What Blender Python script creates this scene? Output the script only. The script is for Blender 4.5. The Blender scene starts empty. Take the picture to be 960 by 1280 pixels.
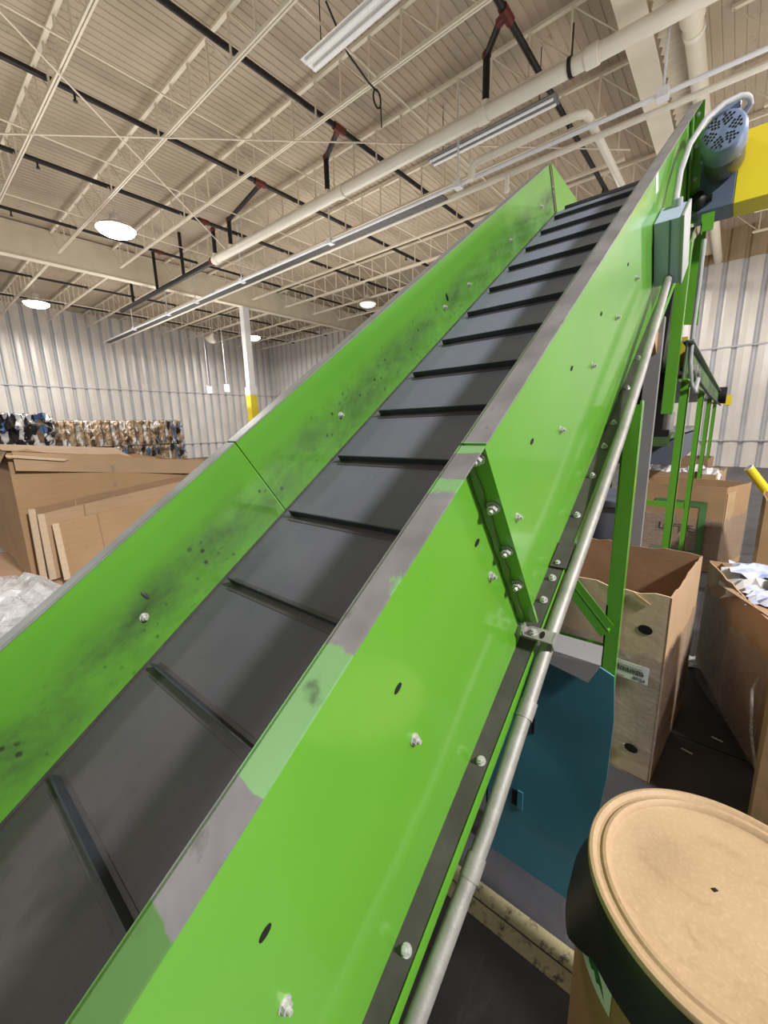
import bpy, math, random
from mathutils import Vector, Matrix, Quaternion
R = math.radians
rng = random.Random(7)
SC = bpy.context.scene
COL = SC.collection
CAMZ = 1.72

# ------------------------------------------------------------------ camera
YAW, PIT, ROL, FPX = 0.70109, 0.20750, -0.025285, 511.485
_f = Vector((-math.sin(YAW)*math.cos(PIT), math.cos(YAW)*math.cos(PIT), -math.sin(PIT)))
_r0 = Vector((math.cos(YAW), math.sin(YAW), 0)); _u0 = _r0.cross(_f)
_r = _r0*math.cos(ROL)+_u0*math.sin(ROL); _u = -_r0*math.sin(ROL)+_u0*math.cos(ROL)
cam = bpy.data.cameras.new('camera'); camo = bpy.data.objects.new('camera', cam); COL.objects.link(camo)
cam.sensor_fit = 'HORIZONTAL'; cam.sensor_width = 36; cam.lens = 36*FPX/960; cam.clip_end = 200; cam.clip_start = 0.02
camo.matrix_world = Matrix(((_r.x, _u.x, -_f.x, 0), (_r.y, _u.y, -_f.y, 0), (_r.z, _u.z, -_f.z, CAMZ), (0, 0, 0, 1)))
SC.camera = camo

# ------------------------------------------------------------------ mesh builder
class MB:
    def __init__(s): s.v = []; s.f = []; s.sm = []
    def add(s, vs, fs, smooth=False):
        o = len(s.v); s.v += [Vector(p) for p in vs]
        for f in fs: s.f.append([o+i for i in f]); s.sm.append(smooth)
        return s
    def box(s, lo, hi, M=None):
        x0, y0, z0 = lo; x1, y1, z1 = hi
        vs = [Vector(p) for p in ((x0,y0,z0),(x1,y0,z0),(x1,y1,z0),(x0,y1,z0),(x0,y0,z1),(x1,y0,z1),(x1,y1,z1),(x0,y1,z1))]
        if M is not None: vs = [M @ p for p in vs]
        return s.add(vs, [(0,3,2,1),(4,5,6,7),(0,1,5,4),(1,2,6,5),(2,3,7,6),(3,0,4,7)])
    def beam(s, a, b, w, h, up=(0,0,1)):
        a = Vector(a); b = Vector(b); d = (b-a).normalized(); up = Vector(up)
        if abs(d.dot(up)) > .98: up = Vector((1,0,0))
        x = d.cross(up).normalized(); y = x.cross(d)
        vs = [p+x*i*w/2+y*j*h/2 for p in (a, b) for i, j in ((-1,-1),(1,-1),(1,1),(-1,1))]
        return s.add(vs, [(3,2,1,0),(4,5,6,7),(0,1,5,4),(1,2,6,5),(2,3,7,6),(3,0,4,7)])
    def tube(s, pts, r, n=10, cap=True):
        pts = [Vector(p) for p in pts]; rs = r if isinstance(r, (list, tuple)) else [r]*len(pts)
        T = []
        for i in range(len(pts)):
            a = pts[max(i-1,0)]; b = pts[min(i+1,len(pts)-1)]; T.append((b-a).normalized())
        up = Vector((0,0,1)) if abs(T[0].z) < .9 else Vector((1,0,0))
        x = T[0].cross(up).normalized(); vs = []; fs = []
        for i, p in enumerate(pts):
            if i:
                q = T[i-1].rotation_difference(T[i]); x = (q @ x); x = (x - T[i]*x.dot(T[i])).normalized()
            y = T[i].cross(x)
            vs += [p+(x*math.cos(2*math.pi*k/n)+y*math.sin(2*math.pi*k/n))*rs[i] for k in range(n)]
        for i in range(len(pts)-1):
            for k in range(n):
                fs.append((i*n+k, i*n+(k+1)%n, (i+1)*n+(k+1)%n, (i+1)*n+k))
        s.add(vs, fs, True)
        if cap:
            o = len(s.v)-len(vs)
            s.f.append([o+k for k in range(n)][::-1]); s.sm.append(False)
            s.f.append([o+(len(pts)-1)*n+k for k in range(n)]); s.sm.append(False)
        return s
    def lathe(s, c, prof, n=48, M=None):
        c = Vector(c); vs = []; fs = []
        for r, z in prof:
            for k in range(n):
                a = 2*math.pi*k/n; p = Vector((r*math.cos(a), r*math.sin(a), z))
                vs.append(c+(M @ p if M is not None else p))
        for i in range(len(prof)-1):
            for k in range(n): fs.append((i*n+k, i*n+(k+1)%n, (i+1)*n+(k+1)%n, (i+1)*n+k))
        s.add(vs, fs, True); return s
    def prism(s, pts, off):
        n = len(pts); off = Vector(off); a = [Vector(p) for p in pts]; b = [p+off for p in a]
        fs = [tuple(range(n))[::-1], tuple(range(n, 2*n))] + [(i, (i+1)%n, n+(i+1)%n, n+i) for i in range(n)]
        return s.add(a+b, fs)
    def sphere(s, c, r, n=10, sq=(1,1,1)):
        c = Vector(c); vs = []; fs = []
        for i in range(n//2+1):
            t = math.pi*i/(n//2)
            for k in range(n):
                a = 2*math.pi*k/n
                vs.append(c+Vector((r*sq[0]*math.sin(t)*math.cos(a), r*sq[1]*math.sin(t)*math.sin(a), r*sq[2]*math.cos(t))))
        for i in range(n//2):
            for k in range(n): fs.append((i*n+k, (i+1)*n+k, (i+1)*n+(k+1)%n, i*n+(k+1)%n))
        return s.add(vs, fs, True)
    def xform(s, M): s.v = [M @ p for p in s.v]; return s

XF = {}      # object name -> world matrix of its frame
def setp(o, label=None, cat=None, group=None, kind=None):
    if label: o['label'] = label
    if cat: o['category'] = cat
    if group: o['group'] = group
    if kind: o['kind'] = kind
    return o
def thing(name, label, cat, loc=(0,0,0), rot=(0,0,0), group=None):
    o = bpy.data.objects.new(name, None); COL.objects.link(o); o.empty_display_size = .1
    o.location = loc; o.rotation_euler = rot
    from mathutils import Euler
    XF[o.name] = Matrix.Translation(Vector(loc)) @ Euler(rot).to_matrix().to_4x4()
    return setp(o, label, cat, group)
def obj(name, mb, mat, parent=None, local=False, bevel=0, label=None, sub=None, ang=35):
    me = bpy.data.meshes.new(name)
    vs = mb.v; M = None
    if parent is not None:
        M = XF[parent.name]
        if not local: Mi = M.inverted(); vs = [Mi @ p for p in vs]
        org = Vector((0,0,0))
    else:
        org = Vector(((min(p.x for p in vs)+max(p.x for p in vs))/2, (min(p.y for p in vs)+max(p.y for p in vs))/2, min(p.z for p in vs)))
        vs = [p-org for p in vs]
    me.from_pydata([tuple(p) for p in vs], [], mb.f); me.update()
    me.polygons.foreach_set('use_smooth', mb.sm)
    if any(mb.sm):
        try: me.set_sharp_from_angle(angle=R(ang))
        except Exception: pass
    o = bpy.data.objects.new(name, me); COL.objects.link(o)
    if mat: me.materials.append(mat)
    if parent is not None: o.parent = parent; XF[o.name] = M
    else: o.location = org; XF[o.name] = Matrix.Translation(org)
    if bevel:
        b = o.modifiers.new('bevel', 'BEVEL'); b.width = bevel; b.segments = 2; b.limit_method = 'ANGLE'; b.angle_limit = R(40)
    if sub:
        b = o.modifiers.new('sub', 'SUBSURF'); b.levels = sub; b.render_levels = sub
    if label: o['label'] = label
    return o
def struct(name, mb, mat, **k):
    o = obj(name, mb, mat, **k); o['kind'] = 'structure'; return o
def top(name, mb, mat, label, cat, group=None, **k):
    return setp(obj(name, mb, mat, **k), label, cat, group)
def dup(o, loc=None, parent=None, M=None):
    c = o.copy(); COL.objects.link(c)
    if parent is not None: c.parent = parent
    if loc is not None: c.location = loc
    for ch in o.children: dup(ch, parent=c)
    return c

# ------------------------------------------------------------------ materials
def srgb(r, g, b):
    f = lambda c: (c/255/12.92) if c/255 <= .04045 else ((c/255+.055)/1.055)**2.4
    return (f(r), f(g), f(b), 1)
class NT:
    def __init__(s, name):
        s.m = bpy.data.materials.new(name); s.m.use_nodes = True; s.t = s.m.node_tree; s.n = s.t.nodes
        s.b = s.n['Principled BSDF']; s.tc = None
    def node(s, typ, **kw):
        n = s.n.new(typ)
        for k, v in kw.items():
            if k.startswith('_'): setattr(n, k[1:], v)
            else: n.inputs[k.replace('__', ' ')].default_value = v
        return n
    def l(s, a, b): s.t.links.new(a, b)
    def coord(s, scale=(1,1,1), loc=(0,0,0), rot=(0,0,0), gen='Object'):
        if s.tc is None: s.tc = s.n.new('ShaderNodeTexCoord')
        mp = s.n.new('ShaderNodeMapping'); mp.inputs['Scale'].default_value = scale; mp.inputs['Location'].default_value = loc; mp.inputs['Rotation'].default_value = rot
        s.l(s.tc.outputs[gen], mp.inputs['Vector']); return mp.outputs['Vector']
    def noise(s, scale, vec=None, detail=4, rough=.55, dist=0):
        n = s.node('ShaderNodeTexNoise', Scale=scale, Detail=detail, Roughness=rough, Distortion=dist)
        s.l(vec if vec is not None else s.coord(), n.inputs['Vector']); return n.outputs['Fac']
    def ramp(s, fac, stops, interp='LINEAR'):
        n = s.n.new('ShaderNodeValToRGB'); n.color_ramp.interpolation = interp
        e = n.color_ramp.elements
        while len(e) < len(stops): e.new(.5)
        for i, (p, c) in enumerate(stops):
            e[i].position = p; e[i].color = c if len(c) == 4 else (*c, 1)
        s.l(fac, n.inputs['Fac']); return n.outputs['Color']
    def mask(s, fac, a, b): return s.ramp(fac, [(a, (0,0,0,1)), (b, (1,1,1,1))])
    def imask(s, fac, a, b): return s.ramp(fac, [(a, (1,1,1,1)), (b, (0,0,0,1))])
    def mix(s, fac, a, b, mode='MIX'):
        n = s.n.new('ShaderNodeMix'); n.data_type = 'RGBA'; n.blend_type = mode
        for sock, val in ((n.inputs[0], fac), (n.inputs[6], a), (n.inputs[7], b)):
            if hasattr(val, 'is_output'): s.l(val, sock)
            else: sock.default_value = val
        return n.outputs[2]
    def math(s, op, a, b=0.0):
        n = s.n.new('ShaderNodeMath'); n.operation = op
        for sock, val in ((n.inputs[0], a), (n.inputs[1], b)):
            if hasattr(val, 'is_output'): s.l(val, sock)
            else: sock.default_value = val
        return n.outputs[0]
    def sep(s, vec):
        n = s.n.new('ShaderNodeSeparateXYZ'); s.l(vec, n.inputs[0]); return n.outputs
    def bump(s, h, strength=.3, dist=.01):
        n = s.n.new('ShaderNodeBump'); n.inputs['Strength'].default_value = strength; n.inputs['Distance'].default_value = dist
        s.l(h, n.inputs['Height']); s.l(n.outputs['Normal'], s.b.inputs['Normal'])
    def out(s, color=None, rough=.5, metal=0, **kw):
        if color is not None:
            if hasattr(color, 'is_output'): s.l(color, s.b.inputs['Base Color'])
            else: s.b.inputs['Base Color'].default_value = color
        if hasattr(rough, 'is_output'): s.l(rough, s.b.inputs['Roughness'])
        else: s.b.inputs['Roughness'].default_value = rough
        s.b.inputs['Metallic'].default_value = metal
        for k, v in kw.items(): s.b.inputs[k.replace('__', ' ')].default_value = v
        return s.m
def simple(name, c, rough=.5, metal=0, var=.12, scale=6, bump=0, c2=None, **kw):
    t = NT(name); n = t.noise(scale, detail=5)
    d = c2 or tuple(x*(1-var*2) for x in c[:3])+(1,)
    col = t.ramp(n, [(.3, d), (.7, c)])
    if bump: t.bump(t.noise(scale*8), bump, .004)
    return t.out(col, rough, metal, **kw)
GREEN = srgb(100, 186, 42)
def green_mat(name, grime=0, scuff=.25, rough=.3):
    t = NT(name)
    c = t.ramp(t.noise(1.3, detail=3), [(.3, srgb(88, 154, 40)), (.75, srgb(101, 167, 52))])
    if grime:
        c = t.mix(1.0, c, (.92, .92, 1.0, 1), 'MULTIPLY')
        v = t.coord((7, 2.6, 4.5), rot=(0.5,0,0)); n1 = t.noise(1.5, v, 8, .72, .3)
        n2 = t.noise(14, t.coord((3, .7, 3)), 5, .7)
        xyz = t.sep(t.coord())
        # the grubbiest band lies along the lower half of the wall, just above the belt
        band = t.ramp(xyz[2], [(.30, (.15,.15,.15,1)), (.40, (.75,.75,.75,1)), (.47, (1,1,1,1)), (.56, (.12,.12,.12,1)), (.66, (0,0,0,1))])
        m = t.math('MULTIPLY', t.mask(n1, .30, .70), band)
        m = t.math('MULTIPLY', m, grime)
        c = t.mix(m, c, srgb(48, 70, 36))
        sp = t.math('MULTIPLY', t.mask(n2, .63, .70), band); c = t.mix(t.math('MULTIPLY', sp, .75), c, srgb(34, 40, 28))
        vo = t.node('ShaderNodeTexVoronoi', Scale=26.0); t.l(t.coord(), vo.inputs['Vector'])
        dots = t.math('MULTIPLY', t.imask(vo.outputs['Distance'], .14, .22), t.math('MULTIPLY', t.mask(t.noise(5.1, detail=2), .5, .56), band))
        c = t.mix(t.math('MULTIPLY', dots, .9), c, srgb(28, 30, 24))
        lo = t.ramp(xyz[1], [(.0, (1,1,1,1)), (.5, (0,0,0,1))]) 
        r = t.math('ADD', .42, t.math('MULTIPLY', m, .3))
    else:
        n2 = t.noise(26, detail=6, rough=.7); c = t.mix(t.math('MULTIPLY', t.mask(n2, .66, .74), scuff), c, srgb(70, 120, 40))
        r = t.math('ADD', rough, t.math('MULTIPLY', t.noise(3), .12))
    return t.out(c, r, 0, Coat__Weight=.6, Coat__Roughness=.1)
M_GREEN = green_mat('green_paint')
M_GRIME = green_mat('green_paint_grimy', grime=1.0)
M_GREEN_FAR = green_mat('green_paint_dull', scuff=.6, rough=.45)
# worn top flange: bare grey with islands of green paint
def flange_mat(kind):
    t = NT('worn_flange_'+kind)
    g = t.ramp(t.noise(9, detail=6), [(.3, srgb(112, 110, 112)), (.7, srgb(142, 140, 143))])
    xyz = t.sep(t.coord()); n = t.noise(5.5, t.coord((1, .8, 1)), 5, .6, .8)
    if kind == 'near':
        low = t.ramp(xyz[1], [(.0, (1,1,1,1)), (.995, (1,1,1,1)), (1.0, (0,0,0,1))])     # placeholder, refined below
        s = t.math('MULTIPLY', xyz[1], .2)                                               # 0..5 m -> 0..1
        G1 = (1,1,1,1); G0 = (0,0,0,1)
        base = t.ramp(s, [(.200, G1), (.206, G0), (.224, G0), (.230, G1), (.258, (.95,.95,.95,1)), (.266, (.40,.40,.40,1)), (.292, (.42,.42,.42,1)), (.298, G0),
                          (.320, G0), (.325, (.75,.75,.75,1)), (.333, (.7,.7,.7,1)), (.338, G0), (.345, G0), (.348, (.8,.8,.8,1)), (.352, (.8,.8,.8,1)), (.356, G0)])
        v = t.math('ADD', base, t.math('MULTIPLY', t.math('SUBTRACT', n, .5), 1.4))
        m = t.mask(v, .47, .53)
        c = t.mix(m, g, t.mix(t.ramp(s, [(.215, (0,0,0,1)), (.225, (1,1,1,1))]), srgb(92, 134, 72), srgb(128, 176, 118)))
        d = t.mask(t.noise(18, detail=6), .62, .72); c = t.mix(t.math('MULTIPLY', d, .6), c, srgb(70, 66, 60))
        r = t.math('ADD', .5, t.math('MULTIPLY', m, -.22))
    else:
        c = t.mix(t.math('MULTIPLY', t.mask(n, .62, .7), .3), t.mix(.3, g, srgb(150, 160, 158)), srgb(120, 160, 110)); r = .42
    return t.out(c, r, .15)
M_FLN = flange_mat('near'); M_FLF = flange_mat('far')
M_DUST = simple('dusty_steel', srgb(88, 85, 81), .55, .3, .22, 9, .1)
M_GALV = simple('galvanised_steel', srgb(158, 156, 152), .55, .4, .14, 18, .15)
M_ZINC = simple('zinc_bolt', srgb(214, 214, 212), .35, .35, .2, 40)
M_GREYP = simple('grey_paint_post', srgb(140, 140, 144), .5, .1, .07, 5)
def belt_mat():
    t = NT('black_rubber_belt')
    c = t.ramp(t.noise(2.2, detail=5), [(.3, srgb(56, 52, 55)), (.7, srgb(80, 74, 78))])
    c = t.mix(t.math('MULTIPLY', t.mask(t.noise(34, detail=6, rough=.7), .60, .76), .18), c, srgb(112, 110, 110))
    c = t.mix(t.math('MULTIPLY', t.mask(t.noise(3.5, t.coord((1, .6, 1)), 4), .58, .7), .6), c, srgb(34, 32, 32))
    vo = t.node('ShaderNodeTexVoronoi', Scale=16.0); t.l(t.coord(), vo.inputs['Vector'])
    c = t.mix(t.math('MULTIPLY', t.imask(vo.outputs['Distance'], .035, .06), t.mask(t.noise(9, detail=1), .66, .68)), c, srgb(160, 158, 155))
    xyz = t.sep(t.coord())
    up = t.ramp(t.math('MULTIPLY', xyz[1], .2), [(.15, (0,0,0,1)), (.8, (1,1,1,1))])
    c = t.mix(t.math('MULTIPLY', up, .7), c, srgb(146, 152, 180))  # paler, bluer towards the head: reflected light put into the belt colour
    t.bump(t.noise(60, detail=4), .25, .002)
    return t.out(c, t.math('ADD', .36, t.math('MULTIPLY', t.noise(5), .2)), 0)
M_BELT = belt_mat()
M_CLEAT = simple('cleat_rubber', srgb(58, 60, 70), .42, 0, .2, 12)
M_BLACK = simple('black_rubber', srgb(24, 24, 26), .5, 0, .3, 8)
M_HOLE = simple('dark_hole', srgb(14, 13, 12), .9)
def card_mat(name, c, dark=.2, corr=(0,0,0)):
    t = NT(name)
    d = tuple(x*(1-dark) for x in c[:3])+(1,)
    col = t.ramp(t.noise(2.4, detail=6, rough=.6), [(.3, d), (.7, c)])
    w = t.node('ShaderNodeTexWave', Scale=9.0, Distortion=1.2, Detail=2.0); w.bands_direction = 'Z'; t.l(t.coord((.25,.25,1)), w.inputs['Vector'])
    col = t.mix(t.math('MULTIPLY', t.mask(w.outputs['Fac'], .9, 1.0), .18), col, tuple(x*.6 for x in c[:3])+(1,))
    st = t.mask(t.noise(7, t.coord((1,1,.4)), 6, .7), .63, .75); col = t.mix(t.math('MULTIPLY', st, .3), col, tuple(x*.5 for x in c[:3])+(1,))
    t.bump(t.math('ADD', t.noise(4, detail=3), t.math('MULTIPLY', t.noise(60), .08)), .35, .02)
    return t.out(col, .75, 0)
CB = srgb(186, 154, 122)
M_CARD = card_mat('cardboard', CB)
M_CARD2 = card_mat('cardboard_brown', srgb(180, 145, 108), .2)
M_CARD3 = card_mat('cardboard_pale', srgb(214, 188, 160), .12)
M_CARDIN = card_mat('cardboard_inside', srgb(156, 124, 96), .2)
M_EDGE = card_mat('cardboard_edge', srgb(198, 166, 128), .3)
def film_mat(name, tint=(.9,.9,.92,1), op=.35):
    t = NT(name)
    o = t.n['Material Output']; tr = t.n.new('ShaderNodeBsdfTransparent'); mx = t.n.new('ShaderNodeMixShader')
    w = t.noise(9, t.coord((1,1,2.2)), 5, .7, 2.5)
    fac = t.ramp(w, [(.3, (op*.4,)*3+(1,)), (.62, (op*1.1,)*3+(1,)), (.75, (min(1, op*2),)*3+(1,))])
    t.l(fac, mx.inputs[0]); t.l(tr.outputs[0], mx.inputs[1]); t.l(t.b.outputs[0], mx.inputs[2]); t.l(mx.outputs[0], o.inputs[0])
    t.bump(w, .9, .03)
    t.out(tint, .16, 0); return t.m
M_FILM = film_mat('stretch_film', (.50,.45,.44,1), .22)
M_BAG = film_mat('clear_bag', (.85,.85,.88,1), .6)
M_WHITEBAG = simple('white_plastic', srgb(224, 222, 226), .35, 0, .12, 5, .3)
M_PAPER = simple('white_paper', srgb(230, 230, 228), .8, 0, .05)
M_INK = simple('ink', srgb(58, 50, 56), .8, 0, .1)
M_GINK = simple('green_ink', srgb(30, 112, 62), .8, 0, .1)
M_GBOX = simple('green_print', srgb(92, 138, 84), .8, 0, .2)
M_TEAL = None
def teal():
    t = NT('teal_painted_steel')
    c = t.ramp(t.noise(1.6, detail=4), [(.3, srgb(60, 124, 144)), (.72, srgb(76, 142, 162))])
    c = t.mix(t.math('MULTIPLY', t.mask(t.noise(40, detail=6), .68, .74), .5), c, srgb(24, 50, 62))
    t.bump(t.noise(2.2, detail=1), .25, .05)
    return t.out(c, .34, 0, Coat__Weight=.2)
M_TEAL = teal()
M_SLATE = simple('slate_blue_paint', srgb(104, 116, 146), .4, .1, .1, 4)
M_SLATEBIN = simple('slate_plastic', srgb(92, 98, 112), .5, 0, .1, 3)
M_MOTOR = simple('blue_grey_motor_paint', srgb(132, 148, 184), .38, .1, .08, 6)
M_MOTORB = simple('motor_body_grey', srgb(128, 128, 122), .3, .35, .2, 6)
M_YEL = simple('yellow_paint', srgb(246, 222, 50), .45, 0, .05, 3)
M_YELD = simple('yellow_paint_dull', srgb(214, 186, 40), .5, 0, .15, 6)
M_EBOX = simple('electrical_box_grey', srgb(180, 192, 224), .6, .1, .06, 5)
M_EBOXT = simple('electrical_box_lid', srgb(168, 170, 172), .42, .2, .06, 5)
M_FLEX = simple('grey_flex_conduit', srgb(176, 178, 182), .5, 0, .08, 20)
M_TAN = simple('tan_roof_paint', srgb(200, 186, 162), .6, 0, .08, 1.2)
M_TANLT = simple('cream_steel_paint', srgb(230, 219, 198), .55, 0, .06, 2)
def deck():
    t = NT('roof_deck')
    c = t.ramp(t.noise(.35, detail=5), [(.3, srgb(162, 146, 124)), (.7, srgb(188, 172, 150))])
    c = t.mix(t.math('MULTIPLY', t.mask(t.noise(3.5, detail=5), .68, .73), .5), c, srgb(120, 100, 76))
    return t.out(c, .65, 0)
M_DECK = deck()
M_PIPEK = simple('black_sprinkler_pipe', srgb(40, 36, 36), .5, .3, .2, 4)
M_RED = simple('red_fitting', srgb(112, 44, 34), .5, .2, .2, 10)
M_PIPEW = simple('cream_pipe_paint', srgb(234, 228, 212), .4, 0, .05, 2)
M_COND = simple('bright_conduit', srgb(236, 238, 242), .35, .1, .05, 3)
def wallm():
    t = NT('insulated_wall_sheet')
    c = t.ramp(t.noise(.6, detail=4), [(.3, srgb(206, 198, 190)), (.7, srgb(226, 220, 214))])
    st = t.mask(t.noise(1.4, t.coord((2, 2, .12)), 4), .58, .72); c = t.mix(t.math('MULTIPLY', st, .25), c, srgb(150, 144, 140))
    return t.out(c, .34, .05)
M_WALL = wallm()
M_WALLT = simple('tan_wall_band', srgb(172, 150, 118), .6, 0, .1, .8)
M_WALLG = simple('groove_shade_and_trim_grey', srgb(196, 196, 200), .3, 0, .1, 1)
def floorm():
    t = NT('dark_concrete')
    c = t.ramp(t.noise(1.1, detail=7, rough=.6), [(.3, srgb(48, 47, 51)), (.72, srgb(76, 75, 80))])
    n = t.noise(4, t.coord((1, .25, 1), rot=(0,0,.5)), 6, .7); c = t.mix(t.math('MULTIPLY', t.mask(n, .6, .72), .45), c, srgb(116, 112, 112))
    sp = t.mask(t.noise(55, detail=5), .66, .72); c = t.mix(t.math('MULTIPLY', sp, .5), c, srgb(34, 32, 34))
    t.bump(t.noise(30, detail=5), .2, .004)
    return t.out(c, t.math('ADD', .42, t.math('MULTIPLY', t.noise(2), .25)), 0)
M_FLOOR = floorm()
def linem():
    t = NT('worn_yellow_line')
    c = t.ramp(t.noise(3, detail=6), [(.3, srgb(150, 143, 108)), (.7, srgb(184, 177, 140))])
    c = t.mix(t.mask(t.noise(20, detail=7, rough=.75), .53, .64), c, srgb(74, 70, 62)); return t.out(c, .6)
M_LINE = linem()
def lidm():
    t = NT('fibreboard_lid')
    c = t.ramp(t.noise(5, detail=5), [(.3, srgb(160, 132, 104)), (.7, srgb(176, 148, 117))])
    xyz = t.coord()
    c = t.mix(t.math('MULTIPLY', t.mask(t.noise(9, xyz, 6, .7, 1), .52, .68), .5), c, srgb(140, 108, 78))
    c = t.mix(t.math('MULTIPLY', t.mask(t.noise(130, detail=2), .5, .7), .2), c, srgb(204, 176, 140))
    t.bump(t.noise(90, detail=3), .15, .002); return t.out(c, .6)
M_LID = lidm()
def drumk():
    t = NT('scuffed_black_skirt')
    c = t.ramp(t.noise(4), [(.3, srgb(22, 20, 20)), (.7, srgb(38, 36, 35))])
    c = t.mix(t.mask(t.noise(22, t.coord((1,1,1.6)), 6, .7), .72, .77), c, srgb(170, 166, 160)); return t.out(c, .4)
M_DRUMK = drumk()
M_KRAFT = simple('kraft_drum_body', srgb(172, 134, 88), .6, 0, .06, 4)
def balem(name, cols, sc=7, stretch=(1,1,.45)):
    t = NT(name); vo = t.node('ShaderNodeTexVoronoi', Scale=sc, Randomness=1.0)
    d = t.node('ShaderNodeTexNoise', Scale=3.0, Detail=3.0); v = t.coord(stretch); t.l(v, d.inputs['Vector'])
    mv = t.n.new('ShaderNodeVectorMath'); mv.operation = 'ADD'
    sv = t.n.new('ShaderNodeVectorMath'); sv.operation = 'SCALE'; sv.inputs['Scale'].default_value = .35
    t.l(d.outputs['Color'], sv.inputs[0]); t.l(v, mv.inputs[0]); t.l(sv.outputs[0], mv.inputs[1]); t.l(mv.outputs[0], vo.inputs['Vector'])
    s = t.n.new('ShaderNodeSeparateColor'); t.l(vo.outputs['Color'], s.inputs[0])
    n = len(cols); c = t.ramp(s.outputs[0], [(i/n, x) for i, x in enumerate(cols)], 'CONSTANT')
    c = t.mix(t.math('MULTIPLY', t.mask(vo.outputs['Distance'], .55, .85), .6), c, srgb(70, 54, 42))
    return t.out(c, .7)
bn = srgb(180,154,124); bd = srgb(146,118,92); bp = srgb(208,186,158); wh = srgb(232,230,230); bl = srgb(86,120,170); bk = srgb(30,28,34)
M_BALE = balem('baled_cardboard', [bn, bd, bp, bn, wh, bp, bd, bn, wh, bp], 7.5)
M_BALEMIX = balem('baled_mixed_paper', [bk, wh, bk, wh, bk, wh, bl, wh, bk, bd, wh, bk], 5.2, (1,1,.6))
M_BALEB = balem('baled_cardboard_paper', [bn, wh, bd, bp, bl, bn, wh, bk, bp, bn], 7.5)
def emis(name, c, st):
    t = NT(name); t.b.inputs['Emission Color'].default_value = c; t.b.inputs['Emission Strength'].default_value = st; return t.out((.9,.9,.9,1), .4)
M_LAMP = emis('lit_lens', (1,.97,.92,1), 40)
M_LAMPOFF = emis('dim_lens', (1,.98,.95,1), .5)
M_TUBE = emis('dim_tube', (1,.99,.97,1), .12)
M_HOUS = simple('lamp_housing', srgb(214, 210, 204), .4, .2, .05)
M_WHITE = simple('white_enamel', srgb(236, 236, 236), .35, 0, .03)
M_WOOD = simple('pale_wood', srgb(206, 160, 104), .6, 0, .2, 5)
def text(parent, body, size, M, mat, name='lettering', ext=.0008, label=None):
    cu = bpy.data.curves.new('t', 'FONT'); cu.body = body; cu.size = size; cu.extrude = ext; cu.align_x = 'CENTER'; cu.align_y = 'CENTER'
    o = bpy.data.objects.new('t', cu); COL.objects.link(o)
    dg = bpy.context.evaluated_depsgraph_get(); me = bpy.data.meshes.new_from_object(o.evaluated_get(dg))
    bpy.data.objects.remove(o); mb = MB()
    mb.add([M @ v.co for v in me.vertices], [tuple(p.vertices) for p in me.polygons])
    return obj(name, mb, mat, parent, label=label)

# ------------------------------------------------------------------ the hall
ZD = CAMZ+6.07          # roof deck
XL, YF = -26.5, 19.0
X1, Y0 = 14.0, -7.0
struct('floor', MB().box((XL-.5, Y0, -.2), (X1, YF+.5, 0)), M_FLOOR)
def corrug(p0, p1, z0, z1, nrm, pitch=.53, depth=.075, groove=.16):
    p0 = Vector(p0); p1 = Vector(p1); L = (p1-p0).length; d = (p1-p0).normalized(); n = Vector(nrm); mb = MB(); vs = []; k = 0.0; prof = []
    while k < L:
        prof += [(k, 0), (k+pitch*.10, .012), (k+pitch*.35, .03), (k+pitch*.60, .012), (k+pitch-groove, 0), (k+pitch-groove+.05, -depth), (k+pitch-.05, -depth)]
        k += pitch
    for t, o in prof:
        q = p0+d*t+n*o; vs += [(q.x, q.y, z0), (q.x, q.y, z1)]
    mb.add(vs, [(2*i, 2*i+2, 2*i+3, 2*i+1) for i in range(len(prof)-1)]); return mb
wl = struct('wall_left', corrug((XL, Y0, 0), (XL, YF+.2, 0), 0, ZD+.1, (1,0,0)), M_WALL)
wf = struct('wall_back', corrug((XL-.2, YF, 0), (X1, YF, 0), 0, ZD+.1, (0,-1,0)), M_WALL)
wt = struct('wall_back_upper', corrug((XL-.2+.53*38, YF-.03, 0), (X1, YF-.03, 0), ZD-1.0, ZD+.1, (0,-1,0)), M_WALLT)
for w_ in (wl, wf):
    w_.data.materials.append(M_WALLG)
    for i, p in enumerate(w_.data.polygons):
        if i % 7 in (4, 5, 6): p.material_index = 1  # groove faces coloured greyer, shade of the recesses painted in
k = 0
for zz in (CAMZ-.82, CAMZ+2.32):
    k += 1; struct('trim_%d' % k, MB().box((XL+.0, Y0, zz), (XL+.06, YF, zz+.05)), M_WALLG)
    k += 1; struct('trim_%d' % k, MB().box((XL, YF-.06, zz), (X1, YF+.0, zz+.05)), M_WALLG)
mb = MB(); vs = []; x = XL-.3; prof = []
while x < X1:
    prof += [(x, 0), (x+.115, 0), (x+.122, .011), (x+.143, .011)]; x += .15
for px, o in prof: vs += [(px, Y0, ZD+o), (px, YF+.3, ZD+o)]
mb.add(vs, [(2*i, 2*i+1, 2*i+3, 2*i+2) for i in range(len(prof)-1)])
struct('ceiling', mb, M_DECK)

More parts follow.
